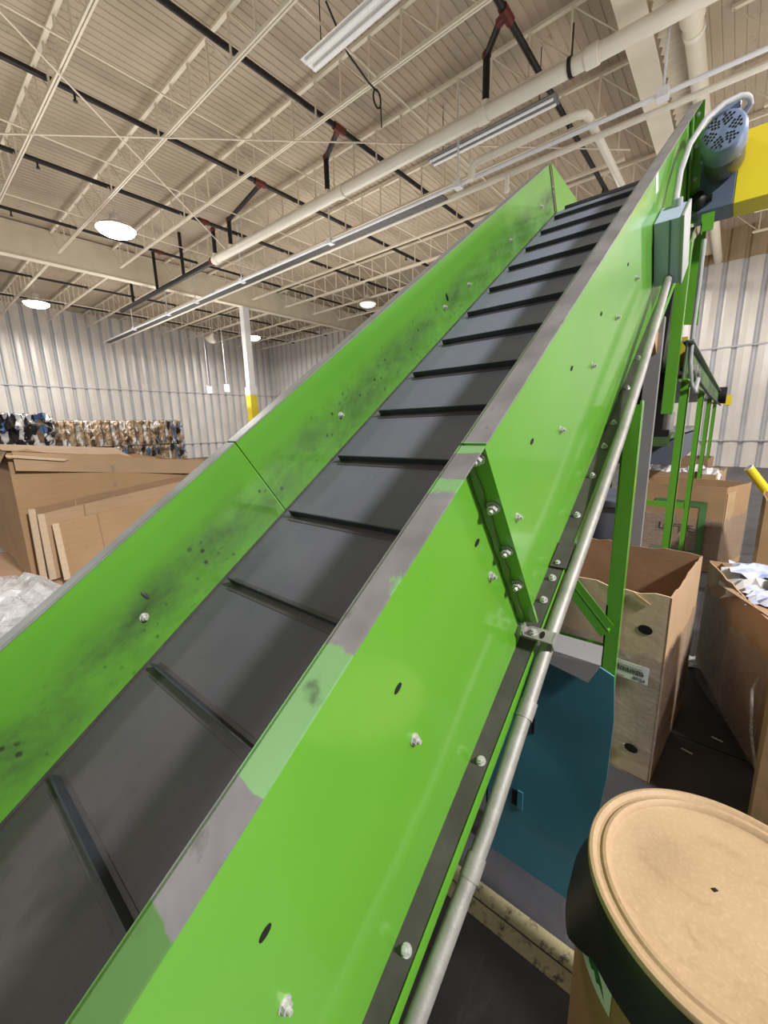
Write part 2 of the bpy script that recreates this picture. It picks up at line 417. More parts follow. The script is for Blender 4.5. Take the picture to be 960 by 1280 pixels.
# girders, columns ------------------------------------------------------------
GX = (-16.7, -1.62)
def girder(x, name, label, z0, z1, w):
    t = thing(name, label, 'roof beam', (x, 6, z0))
    obj('web', MB().box((x-.03, Y0, z0+.03), (x+.03, YF, z1-.03)), M_TANLT, t)
    obj('bottom_flange', MB().box((x-w/2, Y0, z0), (x+w/2, YF, z0+.03)), M_TANLT, t)
    obj('top_flange', MB().box((x-w/2, Y0, z1-.03), (x+w/2, YF, z1)), M_TANLT, t)
    return t
girder(GX[0], 'roof_girder', 'long cream steel roof girder above the yellow-based column on the left', CAMZ+5.12, CAMZ+6.04, .28)
girder(GX[1]+.0, 'roof_girder', 'tan roof girder running overhead at upper right beside the thick drain pipe', CAMZ+5.15, CAMZ+6.04, .34)
t = thing('metal_duct', 'ribbed tan duct running overhead along the upper right roof girder', 'duct', (-1.32, 6, CAMZ+5.3))
vs = []; n_ = 0; mb = MB(); y = Y0+2
while y < YF-.3:
    for o in (0, .035):
        a = .13+o; vs += [(-1.30-a, y, CAMZ+5.48-a), (-1.30+a, y, CAMZ+5.48-a), (-1.30+a, y, CAMZ+5.48+a), (-1.30-a, y, CAMZ+5.48+a)]; n_ += 1; y += .09
fs = []
for i in range(n_-1):
    for q in range(4): fs.append((i*4+q, i*4+(q+1) % 4, (i+1)*4+(q+1) % 4, (i+1)*4+q))
obj('ribbed_casing', mb.add(vs, fs), M_TANLT, t)
t = thing('drain_pipe', 'thick cream drain pipe with coupling ring running overhead beside the ribbed duct', 'pipe', (-1.0, 6, CAMZ+5.05))
obj('pipe_run', MB().tube([(-1.02, 2, CAMZ+5.15), (-1.02, YF-.1, CAMZ+5.15)], .115, 20), M_TANLT, t)
obj('coupling', MB().tube([(-1.02, 7.35, CAMZ+5.15), (-1.02, 7.75, CAMZ+5.15)], .14, 20), M_TANLT, t)
obj('coupling_ring', MB().tube([(-1.02, 7.95, CAMZ+5.15), (-1.02, 8.03, CAMZ+5.15)], .13, 20), M_PIPEW, t)

t = thing('steel_column', 'white steel column with yellow lower guard standing before the left corrugated wall', 'column', (GX[0], 10.8, 0))
obj('shaft', MB().box((GX[0]-.15, 10.65, 0), (GX[0]+.15, 10.95, CAMZ+5.12)), M_WHITE, t, bevel=.02)
obj('yellow_guard', MB().box((GX[0]-.18, 10.62, 0), (GX[0]+.18, 10.98, 3.2)), M_YEL, t, bevel=.02)
obj('guard_band', MB().box((GX[0]-.19, 10.61, 3.2), (GX[0]+.19, 10.99, 3.55)), M_WHITE, t, bevel=.01)

# open-web joists ----------------------------------------------------------------
def make_joist(x0, x1, name, label, group):
    zt, zb = CAMZ+6.0, CAMZ+5.30; y = 0
    t = thing(name, label, 'roof joist', (x0, 0, zb), group=group)
    obj('top_chord', MB().box((x0, -.033, zt-.045), (x1, .033, zt)), M_TANLT, t)
    obj('bottom_chord', MB().box((x0+.5, -.034, zb), (x1-.5, -.008, zb+.05)).box((x0+.5, .008, zb), (x1-.5, .034, zb+.05)).box((x0+.5, -.01, zb+.04), (x1-.5, .01, zb+.045)), M_TANLT, t)
    mb = MB(); n = int((x1-x0)/.62); st = (x1-x0)/n
    for i in range(n):
        a = x0+i*st
        mb.tube([(a, 0, zt-.03), (a+st, 0, zb+.03)], .012, 5, False)
        mb.tube([(a+st, 0, zb+.03), (a+st, 0, zt-.03)], .018, 5, False)
    obj('web_bars', mb, M_TANLT, t); return t
BAYS = ((XL+.1, GX[0]-.1, 'open-web cream roof joist between left wall and the left roof girder', 'joists of the far left bay'),
        (GX[0]+.1, GX[1]-.25, 'open-web cream roof joist overhead in the bay between the two roof girders', 'joists of the middle bay'),
        (GX[1]+.9, X1-.1, 'open-web cream roof joist right of the drain pipe at upper right', 'joists of the right bay'))
for x0, x1, lab, grp in BAYS:
    src = None
    for i in range(11):
        y = .97+1.65*i
        if y > YF-.3: break
        if src is None: src = make_joist(x0, x1, 'roof_joist', lab, grp); src.location.y = y
        else: dup(src, (x0, y, src.location.z))
# horizontal bridging rods along the hall, and loose diagonal braces
br = None
for x in (-22, -13.2, -10.3, -7.7, -4.9):
    lab = 'thin cream bridging rod running across under the roof joists'
    b = top('bridging_rod', MB().tube([(x, .9, CAMZ+5.34), (x, YF-.1, CAMZ+5.34)], .014, 6), M_TANLT, lab, 'rod', 'bridging rods under the joists')
top('brace_cable', MB().tube([(-13.0, -.1, CAMZ+5.26), (-5.7, 7.05, CAMZ+5.26), (-2.2, 10.5, CAMZ+5.26)], .014, 6), M_TANLT, 'long thin pale cable crossing the whole ceiling from left edge to conveyor head', 'cable')
top('brace_cable', MB().tube([(-7.2, 1.2, CAMZ+5.25), (-9.5, 4.1, CAMZ+5.25), (-12.4, 7.7, CAMZ+5.25)], .014, 6), M_TANLT, 'short thin diagonal cable at upper left leading toward the brightest lamp', 'cable')

# sprinkler piping ------------------------------------------------------------------
ZW = CAMZ+4.8; YW = 6.98; ZB = CAMZ+5.57
XB = (-3.08, -6.42, -9.05, -11.72, -14.6, -20.0, -23.2)
wp = thing('sprinkler_main', 'thick cream pipe hung under the joists, rising from mid ceiling to top right', 'pipe', (-6, YW, ZW))
obj('pipe_run', MB().tube([(-12.1, YW, ZW), (X1-1, YW, ZW)], .105, 18), M_PIPEW, wp)
for x in (-12.05, -6.9, -3.7, -2.1): obj('coupling', MB().tube([(x, YW, ZW), (x+.16, YW, ZW)], .125, 18), M_PIPEW, wp)
obj('hanger_strap', MB().tube([(-2.32, YW, ZW-.0), (-2.27, YW, ZW)], .122, 18).tube([(-2.29, YW, ZW+.1), (-2.29, YW, ZW+.5)], .012, 6), M_PIPEK, wp)
dk = thing('sprinkler_main', 'dark grey end of the overhead main pipe above the left wall', 'pipe', (-15, YW, ZW))
obj('pipe_run', MB().tube([(-12.1, YW, ZW), (-19.5, YW, ZW)], .075, 14), M_PIPEK, dk)
obj('red_coupling', MB().tube([(-12.13, YW, ZW), (-12.0-.22, YW, ZW)], .11, 14), M_RED, dk)
for x in (-14.0, -16.0, -18.2): obj('drop', MB().tube([(x, YW, ZW), (x, YW, ZD+.02)], .05, 10), M_PIPEK, dk)
LB = ('dark sprinkler branch pipe nearest the conveyor head, along the roof', 'dark sprinkler branch pipe second from the conveyor head, passing the fluorescent fixture',
      'dark sprinkler branch pipe third from the conveyor head, across the upper left roof', 'dark sprinkler branch pipe beside the brightest round lamp',
      'dark sprinkler branch pipe just before the left roof girder', 'dark sprinkler branch pipe past the left girder', 'dark sprinkler branch pipe closest to left wall')
for i, x in enumerate(XB):
    t = thing('sprinkler_branch', LB[i], 'pipe', (x, 6, ZB))
    r = .048 if i < 4 else .04
    obj('pipe_run', MB().tube([(x, -.2, ZB), (x, YF-.4, ZB)], r, 10), M_PIPEK, t)
    if i < 5: obj('tee', MB().tube([(x, YW-.55, ZB), (x, YW-.28, ZB)], r*1.4, 10).tube([(x, YW-.42, ZB), (x-.14, YW-.36, ZB)], r*1.25, 10), M_RED, t)
    for yy in (3.0, 9.4, 12.2):
        obj('sprinkler_head', MB().tube([(x, yy, ZB), (x, yy, ZB-.13)], .018, 6).tube([(x, yy, ZB-.13), (x, yy, ZB-.15)], .035, 8), M_PIPEK, t)
for i, (x, xm) in enumerate(((-3.08, -3.58), (-6.42, -7.25), (-9.05, -11.15), (-11.72, -12.0))):
    lab = ('black sprinkler riser with red elbow nearest conveyor head', 'black sprinkler riser dropping to middle of cream main', 'black sprinkler riser, second from the left end of cream main', 'black sprinkler riser at the left end of cream main')[i]
    t = thing('sprinkler_riser', lab, 'pipe', (xm, YW, ZW))
    ya = YW-.36
    if xm != -12.0: obj('arm', MB().tube([(x-.13, ya, ZB), (xm, YW, ZB)], .05, 10), M_PIPEK, t)
    obj('drop', MB().tube([(xm, YW, ZB), (xm, YW, ZW+.13)], .055, 10), M_PIPEK, t)
    obj('elbow', MB().sphere((xm, YW, ZB), .075, 10), M_RED, t)
    obj('outlet', MB().tube([(xm, YW, ZW+.16), (xm, YW, ZW+.08)], .075, 12), M_PIPEW, t)

# conduits ---------------------------------------------------------------------------
ZC = CAMZ+4.5
t = thing('wiring_trunking', 'long bright conduit tray hung from rods, rising from left wall to upper right', 'conduit', (-12, 8.1, ZC))
obj('upper_conduit', MB().tube([(-25.0, 7.9, ZC), (X1-1, 7.9, ZC)], .034, 10), M_COND, t)
obj('lower_conduit', MB().tube([(-25.0, 8.24, ZC), (X1-1, 8.24, ZC)], .045, 10), M_PIPEW, t)
obj('tray_bed', MB().box((-25.0, 7.93, ZC-.01), (-5.0, 8.21, ZC+.01)), M_DUST, t)
for x in (-21, -17.5, -15.2, -12.2, -8.2, -4.6, -1.3, 2.5): obj('hanger', MB().tube([(x, 7.9, ZC), (x, 7.9, ZD+.02)], .02, 6).box((x-.07, 7.84, ZC-.05), (x+.07, 8.0, ZC+.07)), M_COND, t)
t = thing('vent_pipe', 'cream pipe with elbow turning away above the conveyor belt', 'pipe', (-3, 7.7, CAMZ+4.6))
p = [(-4.2, 7.68, CAMZ+4.36), (-4.18, 7.68, CAMZ+4.55), (-4.08, 7.68, CAMZ+4.61), (-2.40, 7.68, CAMZ+4.61), (-2.29, 7.74, CAMZ+4.61), (-2.27, 7.85, CAMZ+4.61), (-2.27, 18.8, CAMZ+4.61)]
obj('pipe_run', MB().tube(p, .062, 14), M_PIPEW, t)
obj('valve', MB().tube([(-3.75, 8.24, ZC), (-3.75, 8.24, ZC-.22)], [.05, .03], 10).tube([(-3.75, 8.24, ZC-.2), (-3.75, 8.24, ZC-.28)], .05, 10), M_PIPEW, t)

# lamps ------------------------------------------------------------------------------
def high_bay(x, y, z, lit, label, r=.42):
    t = thing('high_bay_lamp', label, 'lamp', (x, y, z), group=None)
    obj('reflector', MB().lathe((x, y, z), [(r*.3, .16), (r*.6, .14), (r, .03), (r*1.02, 0), (r*.98, .0), (r*.5, .10)], 32), M_HOUS, t)
    obj('driver', MB().lathe((x, y, z), [(.0, .34), (.10, .34), (.12, .32), (.12, .15), (.0, .15)], 20), M_HOUS, t)
    obj('lens', MB().lathe((x, y, z), [(r*.98, .01), (r*.92, -.05), (r*.7, -.11), (r*.35, -.145), (0, -.15)], 32), M_LAMP if lit else M_LAMPOFF, t)
    obj('hook', MB().tube([(x, y, z+.33), (x, y, ZD)], .012, 6), M_HOUS, t)
high_bay(-12.5, 4.62, CAMZ+5.0, True, 'brightest round high-bay lamp, hanging at left below the joists', .44)
high_bay(-21.4, 4.66, CAMZ+5.0, True, 'round lit high-bay lamp in front of left wall at the photo edge', .42)
high_bay(-21.0, 14.0, CAMZ+4.98, True, 'small lit high-bay lamp glowing right behind the white column', .4)
high_bay(-12.6, 14.2, CAMZ+5.12, False, 'unlit pale round high-bay lamp above the far green conveyor wall', .36)
def strip_lamp(x0, x1, y, z, label, hm=None):
    t = thing('strip_lamp', label, 'lamp', ((x0+x1)/2, y, z))
    obj('housing', MB().prism([(x0, y-.05, z+.08), (x0, y+.05, z+.08), (x0, y+.15, z), (x0, y-.15, z)], (x1-x0, 0, 0)), hm or M_HOUS, t)
    for o in (-.075, .075): obj('tube', MB().tube([(x0+.04, y+o, z-.025), (x1-.04, y+o, z-.025)], .022, 8), M_TUBE, t)
    for xx in (x0+.3, x1-.3): obj('hanger', MB().tube([(xx, y, z+.08), (xx, y, ZD)], .008, 5), M_PIPEK, t)
strip_lamp(-5.4, -2.9, 4.92, CAMZ+5.2, 'grey two-tube strip lamp at top centre under the roof')
strip_lamp(-5.35, -2.85, 8.08, CAMZ+5.22, 'unlit grey strip lamp above the bright conduit tray near the conveyor head', M_GREYP)
for i, (x, y) in enumerate(((-23.6, 12.5), (-22.2, 12.8))):
    t = thing('hanging_sign', ('small white sign hung on a rod by left wall, left of two', 'small white sign hung on a rod by left wall, nearer the column')[i], 'sign', (x, y, CAMZ+2.15))
    obj('panel', MB().box((x-.03, y-.16, CAMZ+2.1), (x+.03, y+.16, CAMZ+2.5)), M_WHITE, t)
    obj('rod', MB().tube([(x, y, CAMZ+2.5), (x, y, ZD)], .018, 6), M_COND, t)
t = thing('loudspeaker', 'small white horn speaker hung near the top of left wall', 'speaker', (-22.6, 12.4, CAMZ+4.9))
obj('horn', MB().lathe((-22.6, 12.4, CAMZ+5.0), [(.06, .3), (.1, .1), (.3, -.15)], 16, Matrix.Rotation(R(50), 4, 'Y')), M_PIPEW, t)
obj('bracket', MB().tube([(-22.6, 12.4, CAMZ+5.1), (-22.6, 12.4, ZD)], .02, 6), M_PIPEW, t)
t = thing('hanging_cable', 'looped dark cable dangling from the joist at top centre', 'cable', (-4.9, 5.9, CAMZ+5.0))
pts = [(-4.95, 4.9, ZD-.35), (-4.95, 5.3, CAMZ+5.35), (-4.95, 5.75, CAMZ+5.22), (-4.95, 5.95, CAMZ+5.2)]
obj('cord', MB().tube(pts, .015, 6), M_PIPEK, t)
obj('coil', MB().tube([(-4.95, 5.95+.09*math.cos(a), CAMZ+5.1+.12*math.sin(a)) for a in [i*.4 for i in range(17)]], .014, 6), M_PIPEK, t)
obj('tail', MB().tube([(-4.95, 6.03, CAMZ+5.2), (-4.95, 6.05, CAMZ+4.75)], .01, 6), M_PIPEK, t)


# ------------------------------------------------------------------ the incline conveyor
INC = 0.60479; XO, SO, NO = -.8, -1.2, -1.09
Cv = Vector((0, math.cos(INC), math.sin(INC))); Nv = Vector((0, -math.sin(INC), math.cos(INC)))
ORG = Vector((XO, 0, CAMZ))+Cv*SO+Nv*NO
conv = thing('incline_conveyor', 'big green inclined belt conveyor with black cleated belt rising to the roof', 'conveyor', ORG, (INC, 0, 0))
TOPN, BELTN, SEAM, ENDS = .656, .345, 1.76, 4.98
XN, XNL = .405, .452          # near web / near lip (local x)
XF_, XFL = -.4145, -.462      # far web inner face / far lip
bolt0 = None
def hexbolt(name='bolt', r=.0085, h=.0075):
    mb = MB(); mb.prism([(r*1.35*math.cos(k*math.pi/8), r*1.35*math.sin(k*math.pi/8), 0) for k in range(16)], (0,0,.002))
    mb.prism([(r*math.cos(k*math.pi/3), r*math.sin(k*math.pi/3), .002) for k in range(6)], (0,0,h))
    mb.prism([(r*.5*math.cos(k*math.pi/5), r*.5*math.sin(k*math.pi/5), .002) for k in range(10)], (0,0,h+.006)); return mb
bolt_me = None
def put_bolt(parent, loc, axis, name='bolt', sc=1):
    global bolt_me
    if bolt_me is None:
        o = obj(name, hexbolt(), M_ZINC, parent, local=True); bolt_me = o.data
    else:
        o = bpy.data.objects.new(name, bolt_me); COL.objects.link(o); o.parent = parent
    q = Vector((0,0,1)).rotation_difference(Vector(axis)); o.matrix_local = Matrix.Translation(Vector(loc)) @ q.to_matrix().to_4x4() @ Matrix.Scale(sc, 4); return o
hole_me = None
def put_hole(parent, loc, axis):
    global hole_me
    if hole_me is None:
        mb = MB(); mb.prism([(.006*math.cos(k*math.pi/6), .011*math.sin(k*math.pi/6), 0) for k in range(12)], (0,0,.0015))
        o = obj('bolt_hole', mb, M_HOLE, parent, local=True); hole_me = o.data
    else:
        o = bpy.data.objects.new('bolt_hole', hole_me); COL.objects.link(o); o.parent = parent
    q = Vector((0,0,1)).rotation_difference(Vector(axis)); o.matrix_local = Matrix.Translation(Vector(loc)) @ q.to_matrix().to_4x4(); return o
panels = {}
for sec, s0, s1 in (('low', .05, SEAM-.004), ('high', SEAM+.004, ENDS)):
    pn = obj('side_panel', MB().box((XN-.004, s0, 0), (XN, s1, TOPN)), M_GREEN, conv, local=True)
    panels['n'+sec] = pn
    obj('top_flange', MB().box((XN-.006, s0, TOPN-.004), (XNL, s1, TOPN)), M_FLN, conv, local=True, label='worn grey top flange with green paint patches')
    bf = obj('bottom_flange', MB().box((XN, s0, .0), (XNL, s1, .006)), M_DUST, conv, local=True, label='dusty dark grey bottom flange with bolts'); panels['b'+sec] = bf
    obj('lip', MB().box((XNL-.001, s0, -.022), (XNL+.003, s1, .009)), M_GREEN, conv, local=True)
    pf = obj('side_panel', MB().box((XF_-.004, s0, 0), (XF_, s1, TOPN)), M_GRIME, conv, local=True, label='green inner side wall smeared with black grime')
    panels['f'+sec] = pf
    obj('top_flange', MB().box((XFL, s0, TOPN-.004), (XF_+.003, s1, TOPN)), M_FLF, conv, local=True, label='worn grey top flange of the far wall')
    obj('bottom_flange', MB().box((XFL, s0, .0), (XF_, s1, .006)), M_DUST, conv, local=True)
# seam joint flange with four big bolts
for sgn, xa, xb in ((1, XN, XNL), (-1, XF_-.004, XFL)):
    jf = obj('joint_flange', MB().prism([(xa, SEAM-.004, .04), (xa, SEAM-.004, TOPN-.004), (xb, SEAM-.004, TOPN-.004), (xb, SEAM-.004, .055)], (0, .008, 0)), M_GREEN, conv, local=True)
    if sgn == 1:
        for n in (.628, .496, .356, .226): put_bolt(jf, ((xa+xb)/2+.003, SEAM-.004, n), (0,-1,0), sc=1.35)
        obj('weld_bead', MB().tube([(xa+.004, SEAM-.006+.0, .05+.045*i) for i in range(14)], [.008+.004*(i % 2) for i in range(14)], 8), M_GREEN, jf, local=True)
for s in (-.271, .114): put_bolt(panels['nlow'], (XN, s+1.2, -.782+1.09), (1,0,0))
put_bolt(panels['nlow'], (XN, .498+1.2, -.768+1.09), (1,0,0))
for s in (.68, 1.048, 1.416, 1.774, 2.14, 2.95): put_bolt(panels['nhigh'], (XN, s+1.2, -.755+1.09), (1,0,0))
for s in (-.198, .152, .495): put_hole(panels['nlow'], (XN, s+1.2, -.647+1.09), (1,0,0))
for s in (.85, 1.21, 1.57, 2.0): put_hole(panels['nhigh'], (XN, s+1.2, -.647+1.09), (1,0,0))
for s in (-.176, .189): put_bolt(panels['blow'], (XN+.026, s+1.2, .006), (0,0,1))
for s in (.662, .745, .802, 1.017, 1.22, 1.392, 1.545, 1.801, 2.05): put_bolt(panels['bhigh'], (XN+.024, s+1.2, .006), (0,0,1))
for s, n in ((.02, .455), (1.0, .455), (1.95, .46), (2.25, .45), (2.9, .455), (3.5, .47)): put_bolt(panels['flow'] if s+1.2 < SEAM else panels['fhigh'], (XF_, s+1.2, n), (1,0,0), sc=1.1)
obj('weld_scab', MB().sphere((XF_+.002, 1.265, .50), .010, 8, (.4,.6,1.6)), M_DUST, panels['flow'], local=True)
obj('weld_scab', MB().sphere((XF_+.002, 3.2, .49), .013, 8, (.4,.6,1.6)), M_BLACK, panels['fhigh'], local=True)
obj('sticker', MB().box((XN, 3.80, .52), (XN+.001, 3.86, .60)), M_PAPER, panels['nhigh'], local=True)
obj('sticker', MB().box((XN, .845, .49), (XN+.001, .872, .56)), M_PAPER, panels['nlow'], local=True)
obj('splice_plate', MB().box((XN+.004, 1.985, -.012), (XNL+.006, 2.09, .013)), M_DUST, conv, local=True)
# belt loop
path = [(.12+i*.2, BELTN) for i in range(25)]
hc = (5.0, BELTN-.12); path += [(hc[0]+.12*math.sin(R(a)), hc[1]+.12*math.cos(R(a))) for a in range(0, 181, 15)]
tc = (.12, BELTN-.12); path += [(2.5, BELTN-.24)]+[(tc[0]-.12*math.sin(R(a)), tc[1]-.12*math.cos(R(a))) for a in range(0, 180, 15)]
mb = MB(); n = len(path); xs = (-.4125, .398)
vs = [(x, s, h) for s, h in path for x in xs]
mb.add(vs, [(2*i, 2*i+1, 2*((i+1) % n)+1, 2*((i+1) % n)) for i in range(n)], True)
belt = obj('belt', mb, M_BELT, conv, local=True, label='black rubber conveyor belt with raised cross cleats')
c0 = None
for k in range(-2, 14):
    s = .834+.3045*k
    mbk = MB().box((-.365, -.026, .0002), (.36, .018, .0020)).prism([(-.365, -.002, .002), (-.365, .008, .002), (-.365, .003, .025), (-.365, -.002, .025)], (.725, 0, 0))
    if c0 is None: c0 = obj('cleat', mbk, M_CLEAT, belt, local=True, bevel=.002); c0.location = (0, s, BELTN); c0.data.materials.append(M_BELT); [setattr(p_, 'material_index', 1) for p_ in list(c0.data.polygons)[:6]]
    else: c = c0.copy(); COL.objects.link(c); c.parent = belt; c.location = (0, s, BELTN)
for a in (22, 80):
    c = c0.copy(); COL.objects.link(c); c.parent = belt; c.rotation_euler = (-R(a), 0, 0); c.location = (0, hc[0]+.12*math.sin(R(a)), hc[1]+.12*math.cos(R(a)))
obj('skirt_strip', MB().box((XF_, .1, BELTN+.001), (XF_+.007, ENDS, BELTN+.005)), M_DUST, conv, local=True)
obj('skirt_strip', MB().box((XN-.02, .1, BELTN+.006), (XN-.004, ENDS, BELTN+.012)), M_DUST, conv, local=True)
obj('slider_bed', MB().box((XF_, .1, BELTN-.03), (XN-.004, ENDS-.1, BELTN-.02)), M_DUST, conv, local=True)
obj('head_pulley', MB().tube([(-.39, hc[0], hc[1]), (.395, hc[0], hc[1])], .115, 28), M_DUST, conv, local=True)
obj('tail_pulley', MB().tube([(-.39, tc[0], tc[1]), (.395, tc[0], tc[1])], .115, 28), M_DUST, conv, local=True)
# head hood plates (level tops) and end flanges
zr = CAMZ
hood = obj('head_plate', MB().prism([(-1.2185, 3.40, zr+1.815), (-1.2185, 4.12, zr+1.80), (-1.2185, 4.40, zr+1.20), (-1.2185, 3.62, zr+.95), (-1.2185, 3.80, zr+1.22)], (.004, 0, 0)), M_GREEN, conv)
obj('head_plate', MB().prism([(-.399, 3.42, zr+1.80), (-.399, 4.12, zr+1.80), (-.399, 4.30, zr+1.10), (-.399, 3.62, zr+.95), (-.399, 3.80, zr+1.22)], (.004, 0, 0)), M_GREEN, conv)
ef = obj('end_flange', MB().box((XN, ENDS-.006, .03), (XNL+.012, ENDS+.004, TOPN)), M_GREEN, conv, local=True)
for n in (.60, .45, .28, .15): put_bolt(ef, (XN+.03, ENDS-.006, n), (0,-1,0))
obj('end_flange', MB().box((XFL, ENDS-.004, .0), (XF_-.004, ENDS+.004, TOPN)), M_GREEN, conv, local=True)
obj('end_strap', MB().box((XN+.006, ENDS-.10, .06), (XN+.016, ENDS-.02, TOPN-.01)), M_GREEN, conv, local=True)
obj('seam_strip', MB().box((XF_, ENDS-.012, BELTN), (XF_+.003, ENDS+.002, TOPN)), M_BLACK, conv, local=True)
bl_ = obj('bearing_block', MB().sphere((XN+.06, hc[0]-.08, hc[1]-.06), .055, 14, (.8,1,1)).tube([(XN-.02, hc[0]-.08, hc[1]-.06), (XN+.13, hc[0]-.08, hc[1]-.06)], .02, 12), M_BLACK, conv, local=True)
# drive motor
mx, mz = -.225, zr+1.525; my0, my1 = 3.20, 3.58
AX = Matrix.Rotation(R(90), 4, 'X')   # local z -> -y
mot = obj('drive_motor', MB().lathe((mx, my1, mz), [(0, 0), (.095, 0), (.098, .02), (.098, .17), (.093, .18), (.093, .24)], 40, AX), M_MOTORB, conv, label='grey cylindrical motor body')
fc = MB().lathe((mx, my1, mz), [(.101, .20), (.106, .22), (.106, .34), (.103, .355), (.094, .372), (.08, .378), (.0, .378)], 48, AX)
fan = obj('fan_cover', fc, M_MOTOR, mot, label='blue-grey fan cover with clusters of round holes')
mb = MB()
for k in range(6):
    a0 = k*math.pi/3+.25
    for r_, a_ in ((.030, 0), (.042, -.26), (.042, .26), (.053, 0), (.054, -.38), (.054, .38), (.065, -.18), (.065, .18), (.076, -.3), (.076, 0), (.076, .3)):
        a = a0+a_*.9; mb.tube([(mx+r_*math.cos(a), my1-.3775, mz+r_*math.sin(a)), (mx+r_*math.cos(a), my1-.3797, mz+r_*math.sin(a))], .0056, 6)
obj('vent_holes', mb, M_HOLE, mot)
obj('terminal_box', MB().box((mx-.06, my1-.32, mz+.092), (mx+.06, my1-.12, mz+.15)), M_MOTOR, mot, bevel=.008)
gb = obj('drive_guard', MB().box((-.365, 3.60, zr+1.288), (-.158, 3.83, zr+1.66)), M_SLATE, conv, bevel=.004, label='slate blue half of the drive guard')
obj('guard_panel', MB().box((-.158, 3.598, zr+1.286), (.06, 3.832, zr+1.67)), M_YEL, conv, bevel=.004, label='bright yellow sheet-metal drive guard')
cnd = [(-.336, 2.62, zr+.975), (-.339, 2.65, zr+1.052), (-.346, 2.75, zr+1.195), (-.336, 2.9, zr+1.374), (-.295, 3.05, zr+1.531), (-.232, 3.15, zr+1.623), (-.171, 3.2, zr+1.656), (-.145, 3.24, zr+1.666), (-.133, 3.27, zr+1.664), (-.126, 3.3, zr+1.652), (-.151, 3.33, zr+1.63)]
obj('flexible_conduit', MB().tube(cnd, .015, 12), M_FLEX, conv, label='pale grey flexible conduit looping over the motor')
# switch box: square to the conveyor
E0 = XF[conv.name]
s0, s1, n0, n1 = 2.53+1.2, 2.75+1.2, -.956+1.09, -.67+1.09
x0, x1 = XN+.004, XN+.122
eb = obj('switch_box', MB().box((x0, s0, n0), (x1-.012, s1, n1)), M_EBOX, conv, local=True, bevel=.003, label='grey-blue electrical switch box')
obj('box_cover', MB().box((x1-.012, s0-.008, n0-.006), (x1, s1+.006, n1+.006)), M_EBOXT, eb, local=True, bevel=.003)
obj('cover_seam', MB().box((x0+.06, s0-.0012, n0+.002), (x0+.068, s0, n1-.002)), M_SLATE, eb, local=True)
obj('conduit_fitting', MB().tube([(x0+.068, s1-.03, n1-.005), (x0+.067, s1-.025, n1+.03)], .02, 12), M_FLEX, eb, local=True)
# rigid conduit pipe beside the near wall
def L(x, s, n): return (x-XO, s-SO, n-NO)
rc = obj('rigid_conduit', MB().tube([L(-.322, -.62, -1.118), L(-.322, -.25, -1.124), L(-.322, .08, -1.140), L(-.322, .55, -1.092), L(-.322, 1.05, -1.082), L(-.318, 1.4, -1.05), L(-.318, 1.78, -1.01), L(-.322, 2.15, -.965), L(-.33, 2.54, -.925)], .0185, 14), M_GALV, conv, local=True, label='scratched grey steel conduit pipe running beside the conveyor')
for s, n in ((-.02, -1.137), (.33, -1.116)): obj('coupling', MB().tube([L(-.322, s, n), L(-.322, s+.045, n+.002)], .0215, 14), M_GALV, rc, local=True)
cl = obj('pipe_clamp', MB().box(L(-.375, .515, -1.050), L(-.300, .55, -1.046)).box(L(-.378, .515, -1.050), L(-.374, .55, -1.025)).box(L(-.3015, .515, -1.085), L(-.2975, .55, -1.046)), M_GALV, conv, local=True)
put_bolt(cl, L(-.352, .532, -1.046), (0,0,1))
put_hole(cl, L(-.328, .532, -1.0455), (0,0,1))
# supports
lg = obj('leg', MB().box((-.354, 1.985, 0), (-.294, 1.992, zr+.06)).box((-.301, 1.985, 0), (-.294, 2.04, zr+.075)).box((-.354, 1.985, 0), (-.347, 2.02, zr+.06)), M_GREEN, conv)
obj('leg', MB().box((-1.33, 1.985, 0), (-1.265, 1.992, zr+.06)).box((-1.33, 1.985, 0), (-1.323, 2.05, zr+.06)), M_GREEN_FAR, conv)
obj('brace', MB().beam((-.33, 1.984, zr-.945), (-1.0, 1.984, zr-.20), .004, .05, (0,1,0)).beam((-.33, 1.962, zr-.925), (-1.0, 1.962, zr-.18), .045, .004, (0,1,0)).beam((-.345, 1.962, zr-.965), (-1.015, 1.962, zr-.22), .045, .004, (0,1,0)), M_GREEN, conv)
obj('cross_bar', MB().box((-1.33, 1.995, zr-1.09), (-.345, 2.03, zr-1.06)).box((-1.33, 1.995, zr-1.09), (-.345, 2.0, zr-1.03)), M_GREEN_FAR, conv)
for x in (-.434, -1.26): obj('leg', MB().box((x, 2.9, 0), (x+.072, 2.95, zr+.56)), M_GREYP, conv, label='tall grey painted support post')
obj('hanging_post', MB().box((-.365, 3.2, zr+.03), (-.305, 3.26, zr+1.0)), M_GREEN, conv)
obj('post_foot', MB().tube([(-.322, 3.23, zr-.07), (-.322, 3.23, zr+.04)], .03, 14), M_GALV, conv)
obj('strut_plate', MB().prism([(-.352, 3.80, zr+1.20), (-.292, 3.80, zr+1.29), (-.272, 3.80, zr+.64), (-.375, 3.80, zr+.66)], (0, .01, 0)), M_GREEN, conv)
obj('angle_clip', MB().box((-.30, 3.50, zr+1.14), (-.235, 3.506, zr+1.24)).box((-.30, 3.50, zr+1.14), (-.294, 3.56, zr+1.24)), M_GREEN, conv)
obj('wood_shim', MB().beam((-.402, 2.75, zr+.50), (-.405, 2.92, zr+.41), .04, .10), M_WOOD, conv)
obj('discharge_chute', MB().prism([(-1.19, 3.70, zr+1.0), (-1.19, 4.25, zr+1.0), (-1.19, 4.0, zr+.30), (-1.19, 3.45, zr+.30)], (.77, 0, 0)), M_BLACK, conv)

